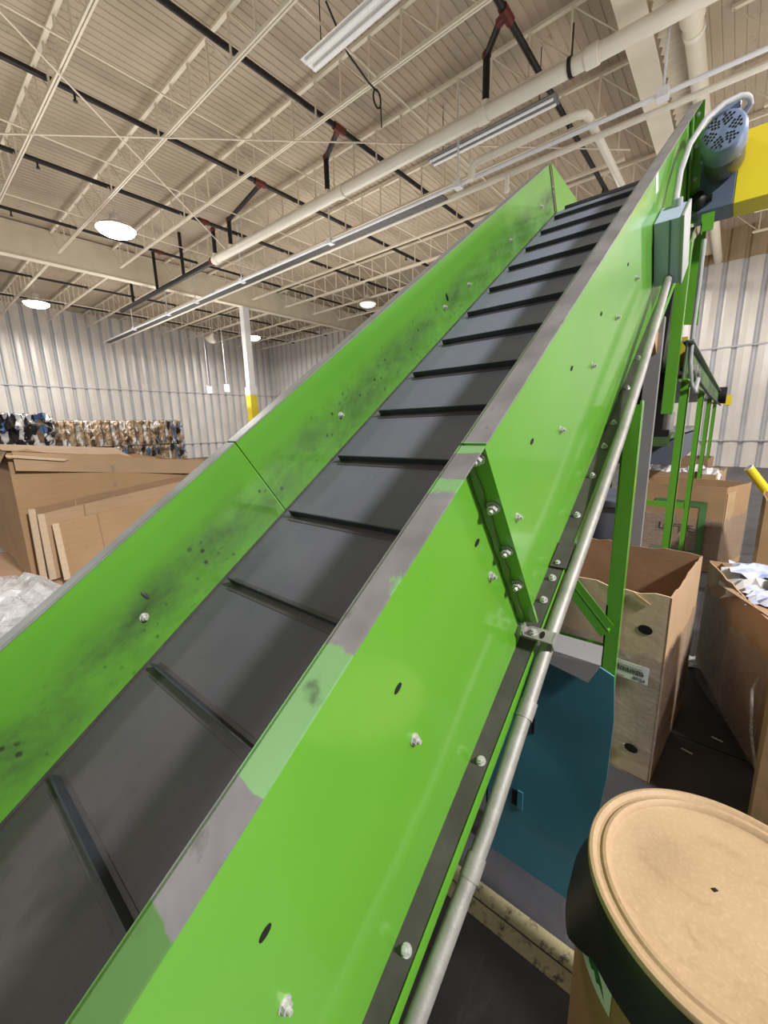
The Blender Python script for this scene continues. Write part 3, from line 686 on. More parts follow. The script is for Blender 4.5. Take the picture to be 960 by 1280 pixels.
# ------------------------------------------------------------------ second, level conveyor
z2 = zr
lev = thing('level_conveyor', 'green level conveyor on legs running away behind the incline conveyor head', 'conveyor', (-.8, 6, 0))
XA, XBm = -.28, -1.35; Y2a, Y2b = 3.28, 10.2
M_DIRTY = green_mat('green_paint_filthy', grime=0, scuff=.9, rough=.6)
tt = NT('filthy_green'); cc = tt.ramp(tt.noise(2.5, detail=6), [(.35, srgb(40, 52, 36)), (.7, srgb(92, 132, 70))]); M_DIRTY = tt.out(cc, .6)
for x, d in ((XA, -1), (XBm, 1)):
    obj('side_rail', MB().box((x-.004, Y2a, z2+.24), (x+.004, Y2b, z2+.47)), M_DIRTY, lev)
    obj('top_flange', MB().box((min(x-.004, x+.0)-.02, Y2a, z2+.465), (x+.035, Y2b, z2+.475)), M_FLF, lev)
    obj('bottom_flange', MB().box((x-.02, Y2a, z2+.235), (x+.03, Y2b, z2+.243)), M_GREEN_FAR, lev)
obj('belt', MB().box((XBm+.02, Y2a, z2+.30), (XA-.02, Y2b, z2+.32)), M_BELT, lev)
for y in (3.50, 5.25, 7.0, 9.0):
    for x in (XA-.02, XBm-.03):
        obj('leg', MB().box((x-.004, y, 0), (x+.045, y+.006, z2+.24)).box((x+.039, y, 0), (x+.045, y+.06, z2+.24)), M_GREEN, lev)
for y in (5.25,): obj('cross_bar', MB().box((XBm, y, z2-.93), (XA-.02, y+.01, z2-.87)), M_GREEN_FAR, lev)
obj('return_tray', MB().box((XBm+.03, 3.9, z2-.13), (XA-.06, 7.0, z2-.10)).box((XBm+.03, 3.9, z2-.13), (XBm+.035, 7.0, z2+.02)), M_GREYP, lev)
obj('return_belt', MB().box((XBm+.03, 4.6, z2-.42), (XA-.10, 7.5, z2-.16)), M_SLATEBIN, lev, label='dark slate panel under the level conveyor')
obj('end_roller', MB().tube([(XA-.1, Y2b-.1, z2+.40), (XA+.12, Y2b-.1, z2+.40)], .15, 20), M_BLACK, lev)
obj('roller_guard', MB().box((XA+.10, Y2b-.12, z2+.22), (XA+.2, Y2b+.2, z2+.40)), M_YEL, lev)
obj('tail_cover', MB().box((XBm+.02, 3.40, z2-.12), (XA-.05, 3.44, z2+.30)), M_BLACK, lev)
pull = obj('pull_cord', MB().tube([(XA+.03, 3.5, z2+.30), (XA+.045, 5.5, z2+.24), (XA+.05, Y2b-.15, z2+.22)], .012, 8), M_DUST, lev)
obj('pulley', MB().tube([(XA-.01, 3.62, z2+.30), (XA+.05, 3.62, z2+.30)], .055, 20).tube([(XA+.05, 3.62, z2+.30), (XA+.065, 3.62, z2+.30)], .025, 14), M_GALV, lev)
obj('flexible_conduit', MB().tube([(-.262, 3.36, z2+1.05), (-.262, 3.38, z2+.80), (-.266, 3.40, z2+.55), (-.262, 3.42, z2+.36), (-.245, 3.46, z2+.22), (-.225, 3.52, z2+.17), (-.22, 3.6, z2+.26)], .013, 10), M_FLEX, lev)
obj('yellow_shield', MB().box((-.385, 3.72, z2+.28), (-.315, 3.74, z2+.56)), M_YELD, lev)
obj('stub_platform', MB().box((-1.0, 3.5, z2-.14), (-.33, 3.8, z2-.11)).box((-1.0, 3.495, z2-.19), (-.33, 3.502, z2-.11)), M_DIRTY, lev)

# ------------------------------------------------------------------ teal bin under the conveyor
tb = thing('teal_guard_panel', 'teal painted sheet-steel panel standing under the conveyor beside the black-skirted drum', 'panel', (-.37, 1.45, 0))
yb = 1.31
zt = zr-.755
front = MB().prism([(-.60, yb, 0), (-.258, yb, 0), (-.222, yb, .24), (-.200, yb, .43), (-.186, yb, .58), (-.183, yb, .80), (-.194, yb, zr-.775), (-.245, yb, zt), (-.60, yb, zt)], (0, .006, 0))
obj('front_panel', front, M_TEAL, tb)
obj('edge_return', MB().box((-.60, yb, 0), (-.594, yb+.12, zt)), M_TEAL, tb)
obj('foot_angle', MB().box((-.60, yb+.006, 0), (-.27, yb+.14, .006)), M_TEAL, tb)
sl = obj('slot', MB().box((-.495, yb-.002, .275), (-.475, yb+.002, .345)), M_HOLE, tb)
obj('slot', MB().box((-.435, yb-.002, .62), (-.425, yb+.002, .69)), M_HOLE, tb)
obj('slot_flap', MB().box((-.472, yb-.004, .27), (-.452, yb+.001, .35)), M_TEAL, sl)
gs = MB().add([(-.50, yb-.016, zt-.02), (-.262, yb-.016, zt-.060), (-.50, yb-.010, zt+.010), (-.232, yb-.008, zt+.008), (-.50, yb+.10, zt+.016), (-.25, yb+.10, zt+.018)], [(0,1,3,2), (2,3,5,4)])
go = top('grey_sheet_scrap', gs, M_GREYP, 'grey sheet scrap draped over top edge of the teal panel', 'sheet'); go.modifiers.new('solid', 'SOLIDIFY').thickness = .003


# ------------------------------------------------------------------ cartons
def Rz(c, a): return Matrix.Translation(Vector(c)) @ Matrix.Rotation(a, 4, 'Z')
def wall_sheet(mb, p0, p1, z0, z1, th, seed, jag=.012, nx=14, nz=6, bulge=.015, rim=None):
    """upright corrugated sheet, slightly wavy, torn along the top edge"""
    rg = random.Random(seed); p0 = Vector(p0); p1 = Vector(p1); d = (p1-p0); L_ = d.length; d.normalize(); n = Vector((d.y, -d.x, 0)); vs = []; 
    tj = [rg.uniform(-jag, jag) for _ in range(nx+1)]; ph = rg.uniform(0, 6)
    for side in (0, 1):
        for j in range(nz+1):
            for i in range(nx+1):
                u = i/nx; w = j/nz; edge = math.sin(math.pi*u)
                o = bulge*edge*(math.sin(ph+u*4+w*3)*.6+.5)
                zt_ = z1 if rim is None else rim[0]+(rim[1]-rim[0])*u
                z = z0+(zt_-z0)*w+(tj[i] if j == nz else 0)
                q = p0+d*L_*u+n*(o-(th if side else 0)); vs.append((q.x, q.y, z))
    W = nx+1; S = W*(nz+1); fs = []
    for j in range(nz):
        for i in range(nx):
            a = j*W+i; fs.append((a, a+1, a+W+1, a+W)); fs.append((S+a, S+a+W, S+a+W+1, S+a+1))
    for i in range(nx):
        a = nz*W+i; fs.append((a, a+1, S+a+1, S+a)); fs.append((i+1, i, S+i, S+i+1))
    for j in range(nz):
        a = j*W; fs.append((a, a+W, S+a+W, S+a)); a = j*W+nx; fs.append((a+W, a, S+a, S+a+W))
    mb.add(vs, fs, False)
def carton(name, label, cat, pts, z0, z1, mat, seed, rim=None, inside=None, group=None, jag=.012, mats=None, bulge=.012):
    """open-topped carton from 4 floor corners (counter-clockwise from front-left)"""
    c = sum((Vector((*p, 0)) for p in pts), Vector())/4
    t = thing(name, label, cat, (c.x, c.y, z0), group=group)
    nm = ('front_panel', 'right_panel', 'back_panel', 'left_panel')
    for i in range(4):
        mb = MB(); a = (*pts[i], 0); b = (*pts[(i+1) % 4], 0); wall_sheet(mb, a, b, z0, z1, .008, seed+i, jag, bulge=bulge, rim=(rim[i], rim[(i+1) % 4]) if rim else None); obj(nm[i], mb, mats[i] if mats else mat, t)
    mb = MB(); mb.prism([(*p, z0+.002) for p in pts], (0,0,.008)); obj('bottom', mb, M_CARDIN, t)
    return t
def oriented(cx, cy, a, w, d):
    """corner list: front-left, front-right, back-right, back-left; (cx,cy) is the front-right corner"""
    ux = Vector((math.cos(a), math.sin(a))); uy = Vector((-math.sin(a), math.cos(a))); o = Vector((cx, cy))
    return [tuple(o-ux*w), tuple(o), tuple(o+uy*d), tuple(o-ux*w+uy*d)]
gp = oriented(-.118, 2.06, R(-5), .86, .80)
# keep clear of the conveyor legs: the carton stands just behind the green leg
gay = carton('bulk_carton', 'tall open cardboard carton with round holes and white label behind green leg', 'box', gp, 0, zr-.765, M_CARD3, 11, jag=.012, mats=[M_CARD3, M_CARD, M_CARDIN, M_CARD], bulge=.0)
ux = Vector((math.cos(R(-5)), math.sin(R(-5)), 0)); fr = Vector((-.118, 2.06, 0)); nf = Vector((math.sin(R(-5)), -math.cos(R(-5)), 0))
FM = Matrix(((ux.x, 0, nf.x, 0), (ux.y, 0, nf.y, 0), (0, 1, 0, 0), (0, 0, 0, 1)))
def onfront(dx, z, off=.014): p = fr+ux*dx+nf*off; return Matrix.Translation(Vector((p.x, p.y, z))) @ FM
for dx, z in ((-.085, zr-.94), (-.085, zr-1.56)):
    obj('hand_hole', MB().prism([(.029*math.cos(k*math.pi/12), .022*math.sin(k*math.pi/12), 0) for k in range(24)], (0,0,.002)).xform(onfront(dx, z, .0005 if z > zr-1.2 else .0125)), M_HOLE, gay)
lb = obj('paper_label', MB().box((-.09, -.043, 0), (.075, .043, .0015)).xform(onfront(-.125, zr-1.16, .0135)), M_PAPER, gay, label='white printed shipping label')
lm = onfront(-.125, zr-1.16, .0155)
text(lb, '07/24', .022, lm @ Matrix.Translation((.04, -.028, 0)), M_INK)
rg = random.Random(3); mb = MB()
for row in range(3):
    x = -.075
    while x < .055:
        w = rg.uniform(.003, .009); mb.box((x, -.008+row*.008, 0), (x+w, -.002+row*.008, .0006)); x += w+rg.uniform(.002, .005)
mb.box((-.08, .022, 0), (.05, .0235, .0006)); mb.box((-.08, -.035, 0), (-.02, -.0335, .0006))
obj('print', mb.xform(lm), M_INK, lb)
obj('torn_strip', MB().prism([(-.02, 0, 0), (.05, -.03, 0), (.055, -.022, 0), (-.015, .02, 0)], (0,0,.006)).xform(onfront(-.13, zr-.79, .003)), M_EDGE, gay)
for dx in (): obj('crease', MB().box((-.004, -.42, 0), (.004, .42, .0015)).xform(onfront(dx, zr-1.22, .0135)), M_CARD, gay)
fl = MB(); q = oriented(-.114, 2.055, R(-5), .868, .81)
for i in range(4):
    wall_sheet(fl, (*q[i], 0), (*q[(i+1) % 4], 0), .12, .66, .001, 60+i, .03, bulge=.009)
obj('stretch_wrap', fl, M_FILM, gay, label='clear stretch film wrapped round lower carton')
# carton 2, wrapped, full of paper
A = Vector((.27, 2.46)); B = Vector((-.02, 3.45)); dd = (B-A).normalized(); ri = Vector((dd.y, -dd.x))
p2 = [tuple(A), tuple(A+ri*.95), tuple(B+ri*.95), tuple(B)]
H2 = zr-.96
c2 = carton('bulk_carton', 'film-wrapped cardboard carton full of white and blue paper at right edge', 'box', p2, .02, H2, M_CARD, 31, jag=.01)
fl = MB()
for i in (3, 0):
    a = Vector(p2[i]); b = Vector(p2[(i+1) % 4]); n_ = Vector(((b-a).y, -(b-a).x)).normalized()
    wall_sheet(fl, (*(a+n_*.02), 0), (*(b+n_*.02), 0), .03, H2-.16, .001, 40+i, .05, bulge=.05)
obj('stretch_wrap', fl, M_FILM, c2, label='wrinkled clear stretch film')
for dz, w in ((0, .2),):
    a = B+ri*.02; b = A+ri*.02
    mb = MB(); mb.add([(a.x+.06, a.y-.5, H2), (b.x+.02, b.y+.02, H2), (b.x+.22, b.y+.16, H2-.05), (a.x+.22, a.y-.45, H2-.03)], [(0,1,2,3)]); obj('flap', mb, M_CARDIN, c2)
obj('film_tail', MB().tube([(A.x-.03, A.y+.10, H2-.3), (A.x-.055, A.y+.02, .42), (A.x-.04, A.y-.08, .25), (A.x-.01, A.y-.14, .12), (A.x+.03, A.y-.2, .02)], .006, 6), M_BAG, c2)
# crumpled paper inside
def crumple(c, size, seed, mat, name, label, cat, group=None, n=7, flat=.6):
    rg = random.Random(seed); mb = MB(); vs = []; N = n
    hs = [[rg.uniform(-1, 1) for _ in range(N+1)] for _ in range(N+1)]
    for j in range(N+1):
        for i in range(N+1):
            x = (i/N-.5)*size+rg.uniform(-.3, .3)*size/N; y = (j/N-.5)*size+rg.uniform(-.3, .3)*size/N
            e = 1-max(abs(i/N-.5), abs(j/N-.5))*2
            vs.append((c[0]+x, c[1]+y, c[2]+size*.22*flat*(hs[j][i]*.5+e)))
    fs = [(j*(N+1)+i, j*(N+1)+i+1, (j+1)*(N+1)+i+1, (j+1)*(N+1)+i) for j in range(N) for i in range(N)]
    mb.add(vs, fs); o = obj(name, mb, mat); s = o.modifiers.new('solid', 'SOLIDIFY'); s.thickness = .003; return setp(o, label, cat, group)
M_BLUEP = simple('blue_print_paper', srgb(120, 138, 190), .7, 0, .2, 9, c2=srgb(214, 216, 228))
cc = A+dd*.60+ri*.34
crumple((cc.x-.09, cc.y+.04, H2-.02), .55, 1, M_WHITEBAG, 'crumpled_paper', 'large crumpled white sheet heaped in the film-wrapped right carton', 'paper')
crumple((cc.x-.2, cc.y+.18, H2+.02), .28, 2, M_BLUEP, 'crumpled_paper', 'crumpled blue printed sheet at the back of the film-wrapped right carton', 'paper')
crumple((cc.x-.12, cc.y-.22, H2+.0), .3, 3, M_BLUEP, 'crumpled_paper', 'crumpled blue and white sheet at front of the film-wrapped right carton', 'paper')
crumple((cc.x+.02, cc.y-.05, H2+.06), .34, 4, M_PAPER, 'crumpled_paper', 'bright white sheet on top of the paper heap at right edge', 'paper')
crumple((.02, 3.42, .012), .17, 5, M_PAPER, 'paper_scrap', 'white paper scrap lying on floor between the two cartons', 'paper', flat=.4)
# carton 3 at the right edge
carton('cardboard_box', 'plain brown cardboard box cut by right photo edge in front of wrapped carton', 'box', [(.232, 1.98), (.95, 1.90), (.99, 2.26), (.262, 2.32)], 0, zr-.70, M_CARD2, 51, jag=.02)
# far printed carton
lt = carton('printed_carton', 'printed cardboard carton with dark lettering and green square outline behind legs', 'box', [(-1.0, 5.86), (.03, 5.72), (.24, 6.38), (-.8, 6.55)], 0, zr-.75, M_CARD2, 71, jag=.004)
d5 = Vector((1.03, -.14, 0)).normalized(); n5 = Vector((d5.y, -d5.x, 0)); FM5 = Matrix(((d5.x, 0, n5.x, 0), (d5.y, 0, n5.y, 0), (0, 1, 0, 0), (0,0,0,1)))
def on5(x, z, off=.016):
    p = Vector((.03, 5.72, 0))+d5*x+n5*off; return Matrix.Translation((p.x, p.y, z)) @ FM5
text(lt, 'LITTE', .115, on5(-.42, zr-1.25, .024) @ Matrix.Scale(1.25, 4, (1,0,0)), M_INK)
gm = on5(-.15, zr-.95, .014)
obj('green_outline', MB().box((-.50, -.04, 0), (.0, .03, .001)).box((-.065, -.62, 0), (0, -.04, .001)).box((-.5, -.62, 0), (-.065, -.55, .001)).xform(gm), M_GBOX, lt, label='faded green printed square outline')
fl = MB(); q = [(-1.0, 5.852), (.032, 5.712), (.248, 6.385)]
for i in range(2): wall_sheet(fl, (*q[i], 0), (*q[i+1], 0), .1, .62, .001, 90+i, .03, bulge=.02)
obj('stretch_wrap', fl, M_FILM, lt)
obj('tape_patch', MB().box((.02, -.5, 0), (.24, -.06, .001)).xform(Matrix(((.30, 0, .95, .035), (.953, 0, -.303, 5.715), (0, 1, 0, zr-.75), (0,0,0,1)))), M_EDGE, lt, label='tan tape patch on side of carton')
# carton of white film further back
carton('cardboard_box', 'open cardboard box heaped with white plastic film behind printed carton', 'box', [(-1.1, 7.2), (-.1, 7.05), (0, 7.9), (-1.0, 8.05)], 0, zr-.74, M_CARD, 101, jag=.02)
for i, (x, y, s, lab) in enumerate(((-.72, 7.45, .55, 'heap of white plastic film filling left of the far open box'), (-.3, 7.4, .5, 'heap of white plastic film spilling over right of the far open box'))):
    crumple((x, y, zr-.80), s, 20+i, M_WHITEBAG, 'plastic_film', lab, 'plastic film', n=9, flat=1.2)
carton('cardboard_box', 'dim cardboard box standing farthest back under level conveyor', 'box', [(-1.4, 8.6), (-.25, 8.5), (-.2, 9.2), (-1.35, 9.3)], 0, zr-.66, M_CARDIN, 131, jag=.01)
carton('cardboard_box', 'brown closed-looking box at right edge beside the printed carton', 'box', [(.29, 4.75), (1.0, 4.7), (1.05, 5.3), (.30, 5.35)], 0, zr-.71, M_CARD2, 141, jag=.004)
t = thing('yellow_pole', 'yellow steel pole leaning behind boxes at right edge before white wall', 'pole', (.6, 6.9, 0))
obj('pole', MB().tube([(.205, 6.75, zr-.62), (.97, 6.95, 0.02)], .05, 14), M_YEL, t)
obj('end_cap', MB().tube([(.20, 6.749, zr-.616), (.21, 6.752, zr-.625)], .052, 14), M_WHITE, t)
# slate bin behind carton, under conveyor
t = thing('slate_plastic_bin', 'slate grey plastic bin standing behind tall carton under the conveyor', 'bin', (-.8, 3.35, 0))
obj('body', MB().prism([(-1.15, 3.05, 0), (-.54, 3.05, 0), (-.50, 3.05, zr-.54), (-1.18, 3.05, zr-.54)], (0, .6, 0)), M_SLATEBIN, t, bevel=.02)
obj('rim', MB().box((-1.2, 3.03, zr-.58), (-.485, 3.67, zr-.53)), M_SLATEBIN, t, bevel=.01)

# ------------------------------------------------------------------ fibre drum
dx, dy, dz = .098, .866, zr-.89
dr = thing('fibre_drum', 'kraft fibre drum with tan lid and black skirt in right foreground', 'drum', (dx, dy, 0))
obj('body', MB().lathe((dx, dy, 0), [(0, .0), (.243, 0), (.248, .01), (.248, dz-.098), (.225, dz-.09)], 64), M_KRAFT, dr)
mb = MB(); N = 144; vs = []
def dep(a):
    a %= 360
    e = lambda q: max(0, min(1, q))
    return e((a-105)/12)*e((224-a)/18)
for k in range(N):
    a = 360*k/N; w_ = dep(a); h = .112+.073*w_; rb = .258+.016*w_
    for f, r_ in ((1.0, rb-.004), (1.0, rb), (.6, .252+(rb-.252)*.65), (.3, .246), (.08, .2425), (0, .238), (0, .23)):
        vs.append((dx+r_*math.cos(R(a)), dy+r_*math.sin(R(a)), dz-h*f))
mb.add(vs, [(k*7+i, ((k+1) % N)*7+i, ((k+1) % N)*7+i+1, k*7+i+1) for k in range(N) for i in range(6)], True)
obj('skirt', mb, M_DRUMK, dr, label='scuffed black skirt of drum lid')
ld = obj('lid', MB().lathe((dx, dy, dz), [(.2405, -.01), (.2415, .001), (.239, .006), (.233, .0075), (.228, .005), (.224, .001), (.218, .001), (.214, .006), (.208, .0075), (.203, .004), (.199, -.004), (.195, -.006), (.12, -.0055), (0, -.005)], 96), M_LID, dr, label='tan fibreboard lid with rounded rim')
obj('dark_chip', MB().prism([(dx-.03, dy+.008, dz-.005), (dx-.024, dy+.004, dz-.005), (dx-.018, dy+.012, dz-.005), (dx-.024, dy+.014, dz-.005)], (0,0,.0012)), M_HOLE, ld)
# label wrapped on drum body
def onbody(a, z, r=.2492): return (dx+r*math.cos(a), dy+r*math.sin(a), z)
a0, a1 = R(207), R(233); zl0, zl1 = dz-.186, dz-.092
mb = MB(); vs = [onbody(a0+(a1-a0)*i/12, z) for i in range(13) for z in (zl0, zl1)]
mb.add(vs, [(2*i, 2*i+2, 2*i+3, 2*i+1) for i in range(12)]); pl = obj('paper_label', mb, M_PAPER, dr, label='white paper label with green mark')
mb = MB(); lf = [(.40, .30), (.46, .62), (.52, .80), (.64, .86), (.72, .70), (.66, .58), (.78, .42), (.88, .14), (.74, .30), (.66, .22), (.58, .36), (.50, .26)]
mb.add([onbody(a0+(a1-a0)*u, zl0+(zl1-zl0)*v, .2497) for u, v in lf], [tuple(range(len(lf)))]); obj('green_mark', mb, M_GINK, pl)

# ------------------------------------------------------------------ floor marks
struct('trim_10', MB().box((-2.2, 1.105, 0), (1.6, 1.165, .002)), M_LINE)
struct('trim_11', MB().box((-2.2, 1.045, 0), (1.6, 1.099, .002)), M_LINE)
struct('trim_12', MB().box((-1.0, 2.52, 0), (2.0, 2.53, .0015)), M_HOLE)
for i, (x, y) in enumerate(((-.02, 2.42), (.10, 2.62), (.16, 2.9))):
    top('floor_scrap', MB().prism([(x, y, .001), (x+.05, y-.012, .001), (x+.052, y-.004, .001), (x+.004, y+.008, .001)], (0,0,.003)), M_PAPER, ('thin pale splinter on dark floor right of tall carton', 'thin pale splinter on floor in the gap toward wrapped carton', 'pale splinter on the floor beside the wrapped carton foot')[i], 'scrap')

# ------------------------------------------------------------------ left side: collapsed cartons, bin, bales
xb = -3.0
pal = thing('wooden_pallet', 'wooden pallet under the stack of flat cardboard left of conveyor', 'pallet', (-3.5, .95, 0))
for i in range(7): obj('deck_board', MB().box((-4.05, .25+i*.205, .10), (-2.75, .36+i*.205, .12)), M_WOOD, pal)
for x in (-4.0, -3.5, -2.85): obj('runner', MB().box((x, .25, 0), (x+.09, 1.6, .10)), M_WOOD, pal)
z = .122; rg = random.Random(5)
SH = ('bottommost', 'second lowest', 'third lowest', 'fourth lowest', 'fifth lowest', 'sixth lowest', 'seventh lowest', 'eighth lowest', 'ninth lowest', 'topmost')
for i in range(10):
    th = .078; w = rg.uniform(1.28, 1.5); off = rg.uniform(.16, .30); a = rg.uniform(-.05, .05)
    M = Rz((-3.5, .95, z), a)
    mb = MB().box((-.53+off*.5, -w/2, 0), (.52+off, w/2, th*.42), M).box((-.52+off*.5, -w/2+.02, th*.5), (.50+off, w/2-.03, th*.94), M)
    top('flattened_carton', mb, (M_CARD, M_CARD2, M_CARDIN)[i % 3], 'flattened brown carton, %s of the stack left of conveyor' % SH[i], 'cardboard', 'flattened cartons stacked on the pallet'); z += th
zb = z+.012
bg = carton('bulk_carton', 'big brown cardboard carton with taped side on cardboard stack at left', 'box', [(-4.2, .40), (xb, .40), (xb, 1.62), (-4.2, 1.62)], zb, zr-.13, M_CARD2, 161, rim=(zr-.09, zr-.075, zr-.235, zr-.225), jag=.012, bulge=.03)
obj('flap', MB().add([(xb+.02, .385, zr-.078), (xb+.02, 1.0, zr-.155), (xb-.20, .98, zr-.10), (xb-.24, .37, zr-.045)], [(0,1,2,3)]), M_CARD, bg)
obj('flap', MB().add([(xb+.04, .395, zr-.085), (xb-1.1, .39, zr-.09), (xb-1.1, .33, zr-.16), (xb+.03, .36, zr-.15)], [(0,1,2,3)]), M_CARD2, bg)
obj('fold_band', MB().prism([(xb+.026, .42, zr-.19), (xb+.026, 1.60, zr-.33), (xb+.026, 1.60, zr-.24), (xb+.026, .42, zr-.085)], (.006, 0, 0)), M_CARD, bg)
for zt0, zt1 in ((-.235, -.20), (-.33, -.31)): obj('packing_tape', MB().box((xb+.037, .87, zr+zt0), (xb+.039, .89, zr+zt1)), M_FILM, bg)
obj('torn_edge', MB().prism([(xb+.036, .39, zr-.10), (xb+.036, .66, zr-.145), (xb+.036, .64, zr-.155), (xb+.036, .39, zr-.115)], (.006, 0, 0)), M_CARD3, bg)
# folded sheets leaning against its side
LEAN = (('folded cardboard sheet leaning flat against big left carton, rearmost', .055, .44, 1.50, .40, M_CARDIN, .02),
        ('folded cardboard sheet leaning on big left carton, middle one', .085, .47, 1.52, .37, M_CARD, .05),
        ('ribbed brown cardboard sheet leaning on big left carton, frontmost', .12, .52, 1.56, .31, M_CARD2, .09))
for lab, o, ya, yb_, hh, m, tilt in LEAN:
    z0 = zb+.002
    mb = MB(); mb.prism([(xb+o+tilt, ya, z0), (xb+o+tilt, yb_, z0+.02), (xb+o, yb_, z0+hh+.12), (xb+o, ya+.01, z0+hh)], (.012, 0, 0))
    fo = MB(); 
    t = thing('folded_carton', lab, 'cardboard', (xb+o, (ya+yb_)/2, z0))
    obj('sheet', mb, m, t)
    obj('folded_edge', MB().beam((xb+o+tilt+.008, ya-.004, z0), (xb+o+.008, ya+.006, z0+hh), .03, .02), M_CARD3, t)
    for k in range(1, 5):
        yy = ya+k*.2; obj('crease', MB().beam((xb+o+tilt+.0135, yy, z0+.01), (xb+o+.0135, yy+.01, z0+hh+.02), .006, .003, (1,0,0)), M_CARDIN if m is not M_CARDIN else M_CARD, t)
# lined round bin
cx, cy, rr_ = -2.1, .10, .27; zq = zr-.665
t = thing('lined_bin', 'round bin with clear plastic liner at left edge beside conveyor wall', 'bin', (cx, cy, 0))
obj('body', MB().lathe((cx, cy, 0), [(0, .0), (rr_*.85, 0), (rr_, zq-.02), (rr_*.97, zq-.02), (rr_*.82, .02), (0, .02)], 40), M_WHITEBAG, t)
obj('rim', MB().tube([(cx+rr_*1.0*math.cos(k*math.pi/20), cy+rr_*math.sin(k*math.pi/20), zq-.01) for k in range(41)], .014, 8, False), M_GALV, t)
mb = MB(); vs = []; N = 48; rg = random.Random(9)
ring = [(1.02, -.30), (1.05, -.12), (1.06, .0), (1.0, .035), (.9, .06), (.7, .09), (.45, .05), (.2, .02), (0.02, .0)]
for r_, z_ in ring:
    for k in range(N):
        j = rg.uniform(-.05, .05); vs.append((cx+rr_*(r_+j*.6)*math.cos(2*math.pi*k/N), cy+rr_*(r_+j*.6)*math.sin(2*math.pi*k/N), zq+z_+j*.35))
mb.add(vs, [(i*N+k, i*N+(k+1) % N, (i+1)*N+(k+1) % N, (i+1)*N+k) for i in range(len(ring)-1) for k in range(N)])
obj('plastic_liner', mb, M_BAG, t, label='crinkled clear plastic liner')
crumple((cx+.02, cy+.06, zq-.02), .4, 77, M_WHITEBAG, 'plastic_film', 'crumpled whitish film heaped in lined bin at left edge', 'plastic film', n=8, flat=.9)

# bales against the left wall
def bale(c, sx, sy, sz, seed, mat, label, group=None, rough=.05):
    rg = random.Random(seed); mb = MB(); vs = []; idx = {}; N = (6, 10, 7)
    def P(i, j, k):
        if (i, j, k) not in idx:
            b = [(i/N[0]-.5)*sx, (j/N[1]-.5)*sy, k/N[2]*sz]
            f = 1.0
            for q, n_, (lo, hi) in ((i, N[0], (-1, 1)), (j, N[1], (-1, 1)), (k, N[2], (-1, 1))): pass
            ex = (i in (0, N[0]))+(j in (0, N[1]))+(k in (0, N[2]))
            if ex >= 2: b[0] *= .96; b[1] *= .97; b[2] = sz/2+(b[2]-sz/2)*.97
            idx[(i, j, k)] = len(vs); vs.append((c[0]+b[0]+rg.uniform(-rough, rough), c[1]+b[1]+rg.uniform(-rough, rough), max(c[2]+.005, c[2]+b[2]+rg.uniform(-rough, rough)*(0 if k == 0 else .6))))
        return idx[(i, j, k)]
    fs = []
    for j in range(N[1]):
        for k in range(N[2]):
            fs.append((P(0,j,k), P(0,j,k+1), P(0,j+1,k+1), P(0,j+1,k))); fs.append((P(N[0],j,k), P(N[0],j+1,k), P(N[0],j+1,k+1), P(N[0],j,k+1)))
    for i in range(N[0]):
        for k in range(N[2]):
            fs.append((P(i,0,k), P(i+1,0,k), P(i+1,0,k+1), P(i,0,k+1))); fs.append((P(i,N[1],k), P(i,N[1],k+1), P(i+1,N[1],k+1), P(i+1,N[1],k)))
    for i in range(N[0]):
        for j in range(N[1]):
            fs.append((P(i,j,0), P(i,j+1,0), P(i+1,j+1,0), P(i+1,j,0))); fs.append((P(i,j,N[2]), P(i+1,j,N[2]), P(i+1,j+1,N[2]), P(i,j+1,N[2])))
    mb.add(vs, fs)
    t = thing('waste_bale', label, 'bale', c, group=group)
    for q in range(60):
        y_ = c[1]+rg.uniform(-.5, .5)*sy; z_ = c[2]+rg.uniform(.05, .95)*sz; x_ = c[0]+sx/2
        s = rg.uniform(.04, .14); mb.add([(x_-.04, y_, z_), (x_+rg.uniform(.02, .1), y_+s*.3, z_+rg.uniform(-.05, .05)), (x_+rg.uniform(.0, .08), y_+s, z_+s), (x_-.04, y_+s*.5, z_+s)], [(0,1,2,3)])
    obj('pressed_block', mb, mat, t)
    for f in (-.3, 0, .3):
        y_ = c[1]+f*sy; obj('binding_wire', MB().tube([(c[0]+sx/2+.05, y_, c[2]+.03), (c[0]+sx/2+.05, y_, c[2]+sz+.03), (c[0]-sx/2-.05, y_, c[2]+sz+.03)], .012, 5), M_PIPEK, t)
BX = -22.6; bw = 1.36
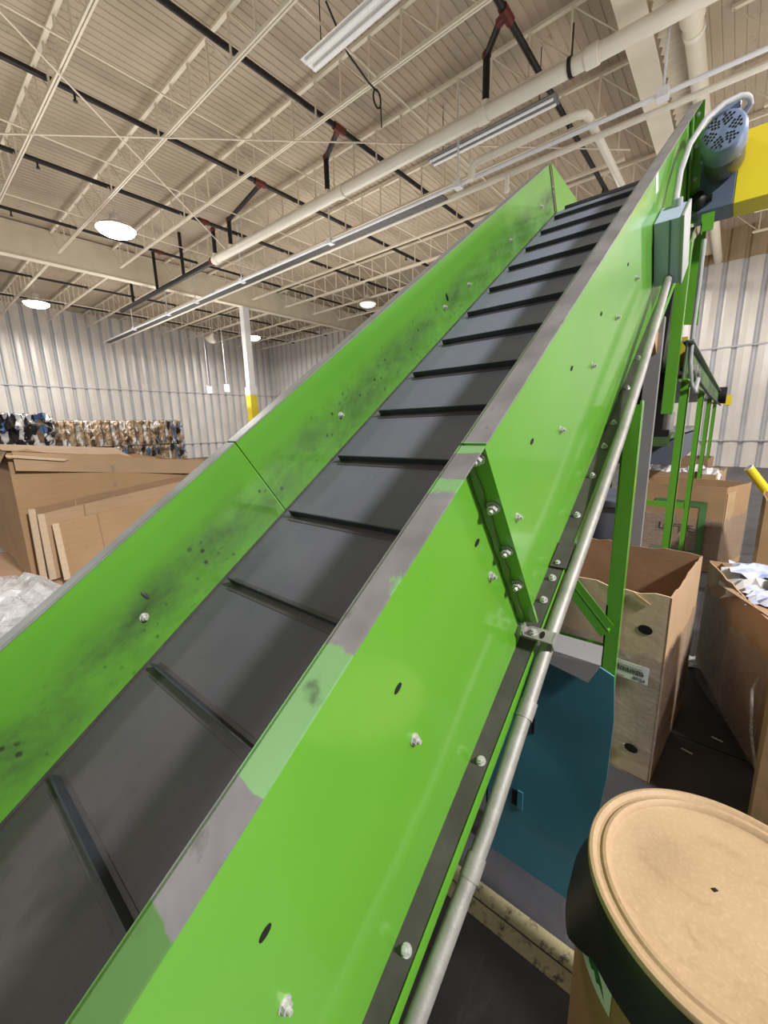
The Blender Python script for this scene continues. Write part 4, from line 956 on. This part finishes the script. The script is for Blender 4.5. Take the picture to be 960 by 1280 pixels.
for i in range(4):
    bale((BX, 5.35+i*bw, 0.0), 1.2, bw*.82, 1.08, 200+i, M_BALEB, 'pressed cardboard and paper bale in bottom tier by left wall, %s' % ('leftmost', 'second from left', 'second from right', 'rightmost')[i], 'bottom tier of bales')
    bale((BX, 5.3+i*bw, 1.09), 1.2, bw*.82, 1.16, 220+i, M_BALE if i < 3 else M_BALEB, 'brown pressed cardboard bale in top tier by left wall, %s' % ('next to black bale', 'second from black bale', 'third from black bale', 'rightmost')[i], 'top tier of bales')
bale((BX+.4, 3.65, 0), 1.4, 1.65, 1.1, 240, M_BALEMIX, 'lower mixed paper bale under the black and white bale', None, .09)
bale((BX+.4, 3.65, 1.11), 1.4, 1.65, 1.42, 241, M_BALEMIX, 'ragged black and white waste bale, tallest, at left photo edge', None, .13)

# ------------------------------------------------------------------ light
def area(name, loc, size, power, col=(1,.97,.92), rot=(0,0,0)):
    l = bpy.data.lights.new(name, 'AREA'); l.shape = 'DISK'; l.size = size; l.energy = power; l.color = col
    o = bpy.data.objects.new(name, l); COL.objects.link(o); o.location = loc; o.rotation_euler = rot; return o
for x, y in ((-12.5, 4.62), (-21.4, 4.66), (-21.0, 14.0)): area('high_bay_light', (x, y, CAMZ+4.85), .9, 500)
for x, y, pw in ((5.5, .7, 1500), (-3.6, 14, 420), (-12.6, -4.5, 300), (-3.6, -4.8, 200), (4.6, 7.5, 500), (5.3, 14, 420)):
    area('high_bay_light', (x, y, CAMZ+4.85), .8, pw)
# unseen fill lights, added facing upward to brighten the roof
for x, y, pw in ((-18, 8, 300), (-9, 10, 300), (-9, 2, 185), (3, 6, 290), (2, 14, 230), (-18, -1, 190), (-3, -2, 160)):
    area('roof_fill_light', (x, y, CAMZ+.9), 5.0, pw, rot=(math.pi, 0, 0), col=(1, .96, .9))
w = bpy.data.worlds.new('hall_ambient'); SC.world = w; w.use_nodes = True
w.node_tree.nodes['Background'].inputs[0].default_value = (1, .98, .95, 1); w.node_tree.nodes['Background'].inputs[1].default_value = .22
SC.view_settings.view_transform = 'Standard'; SC.view_settings.look = 'None'; SC.view_settings.exposure = 0.0
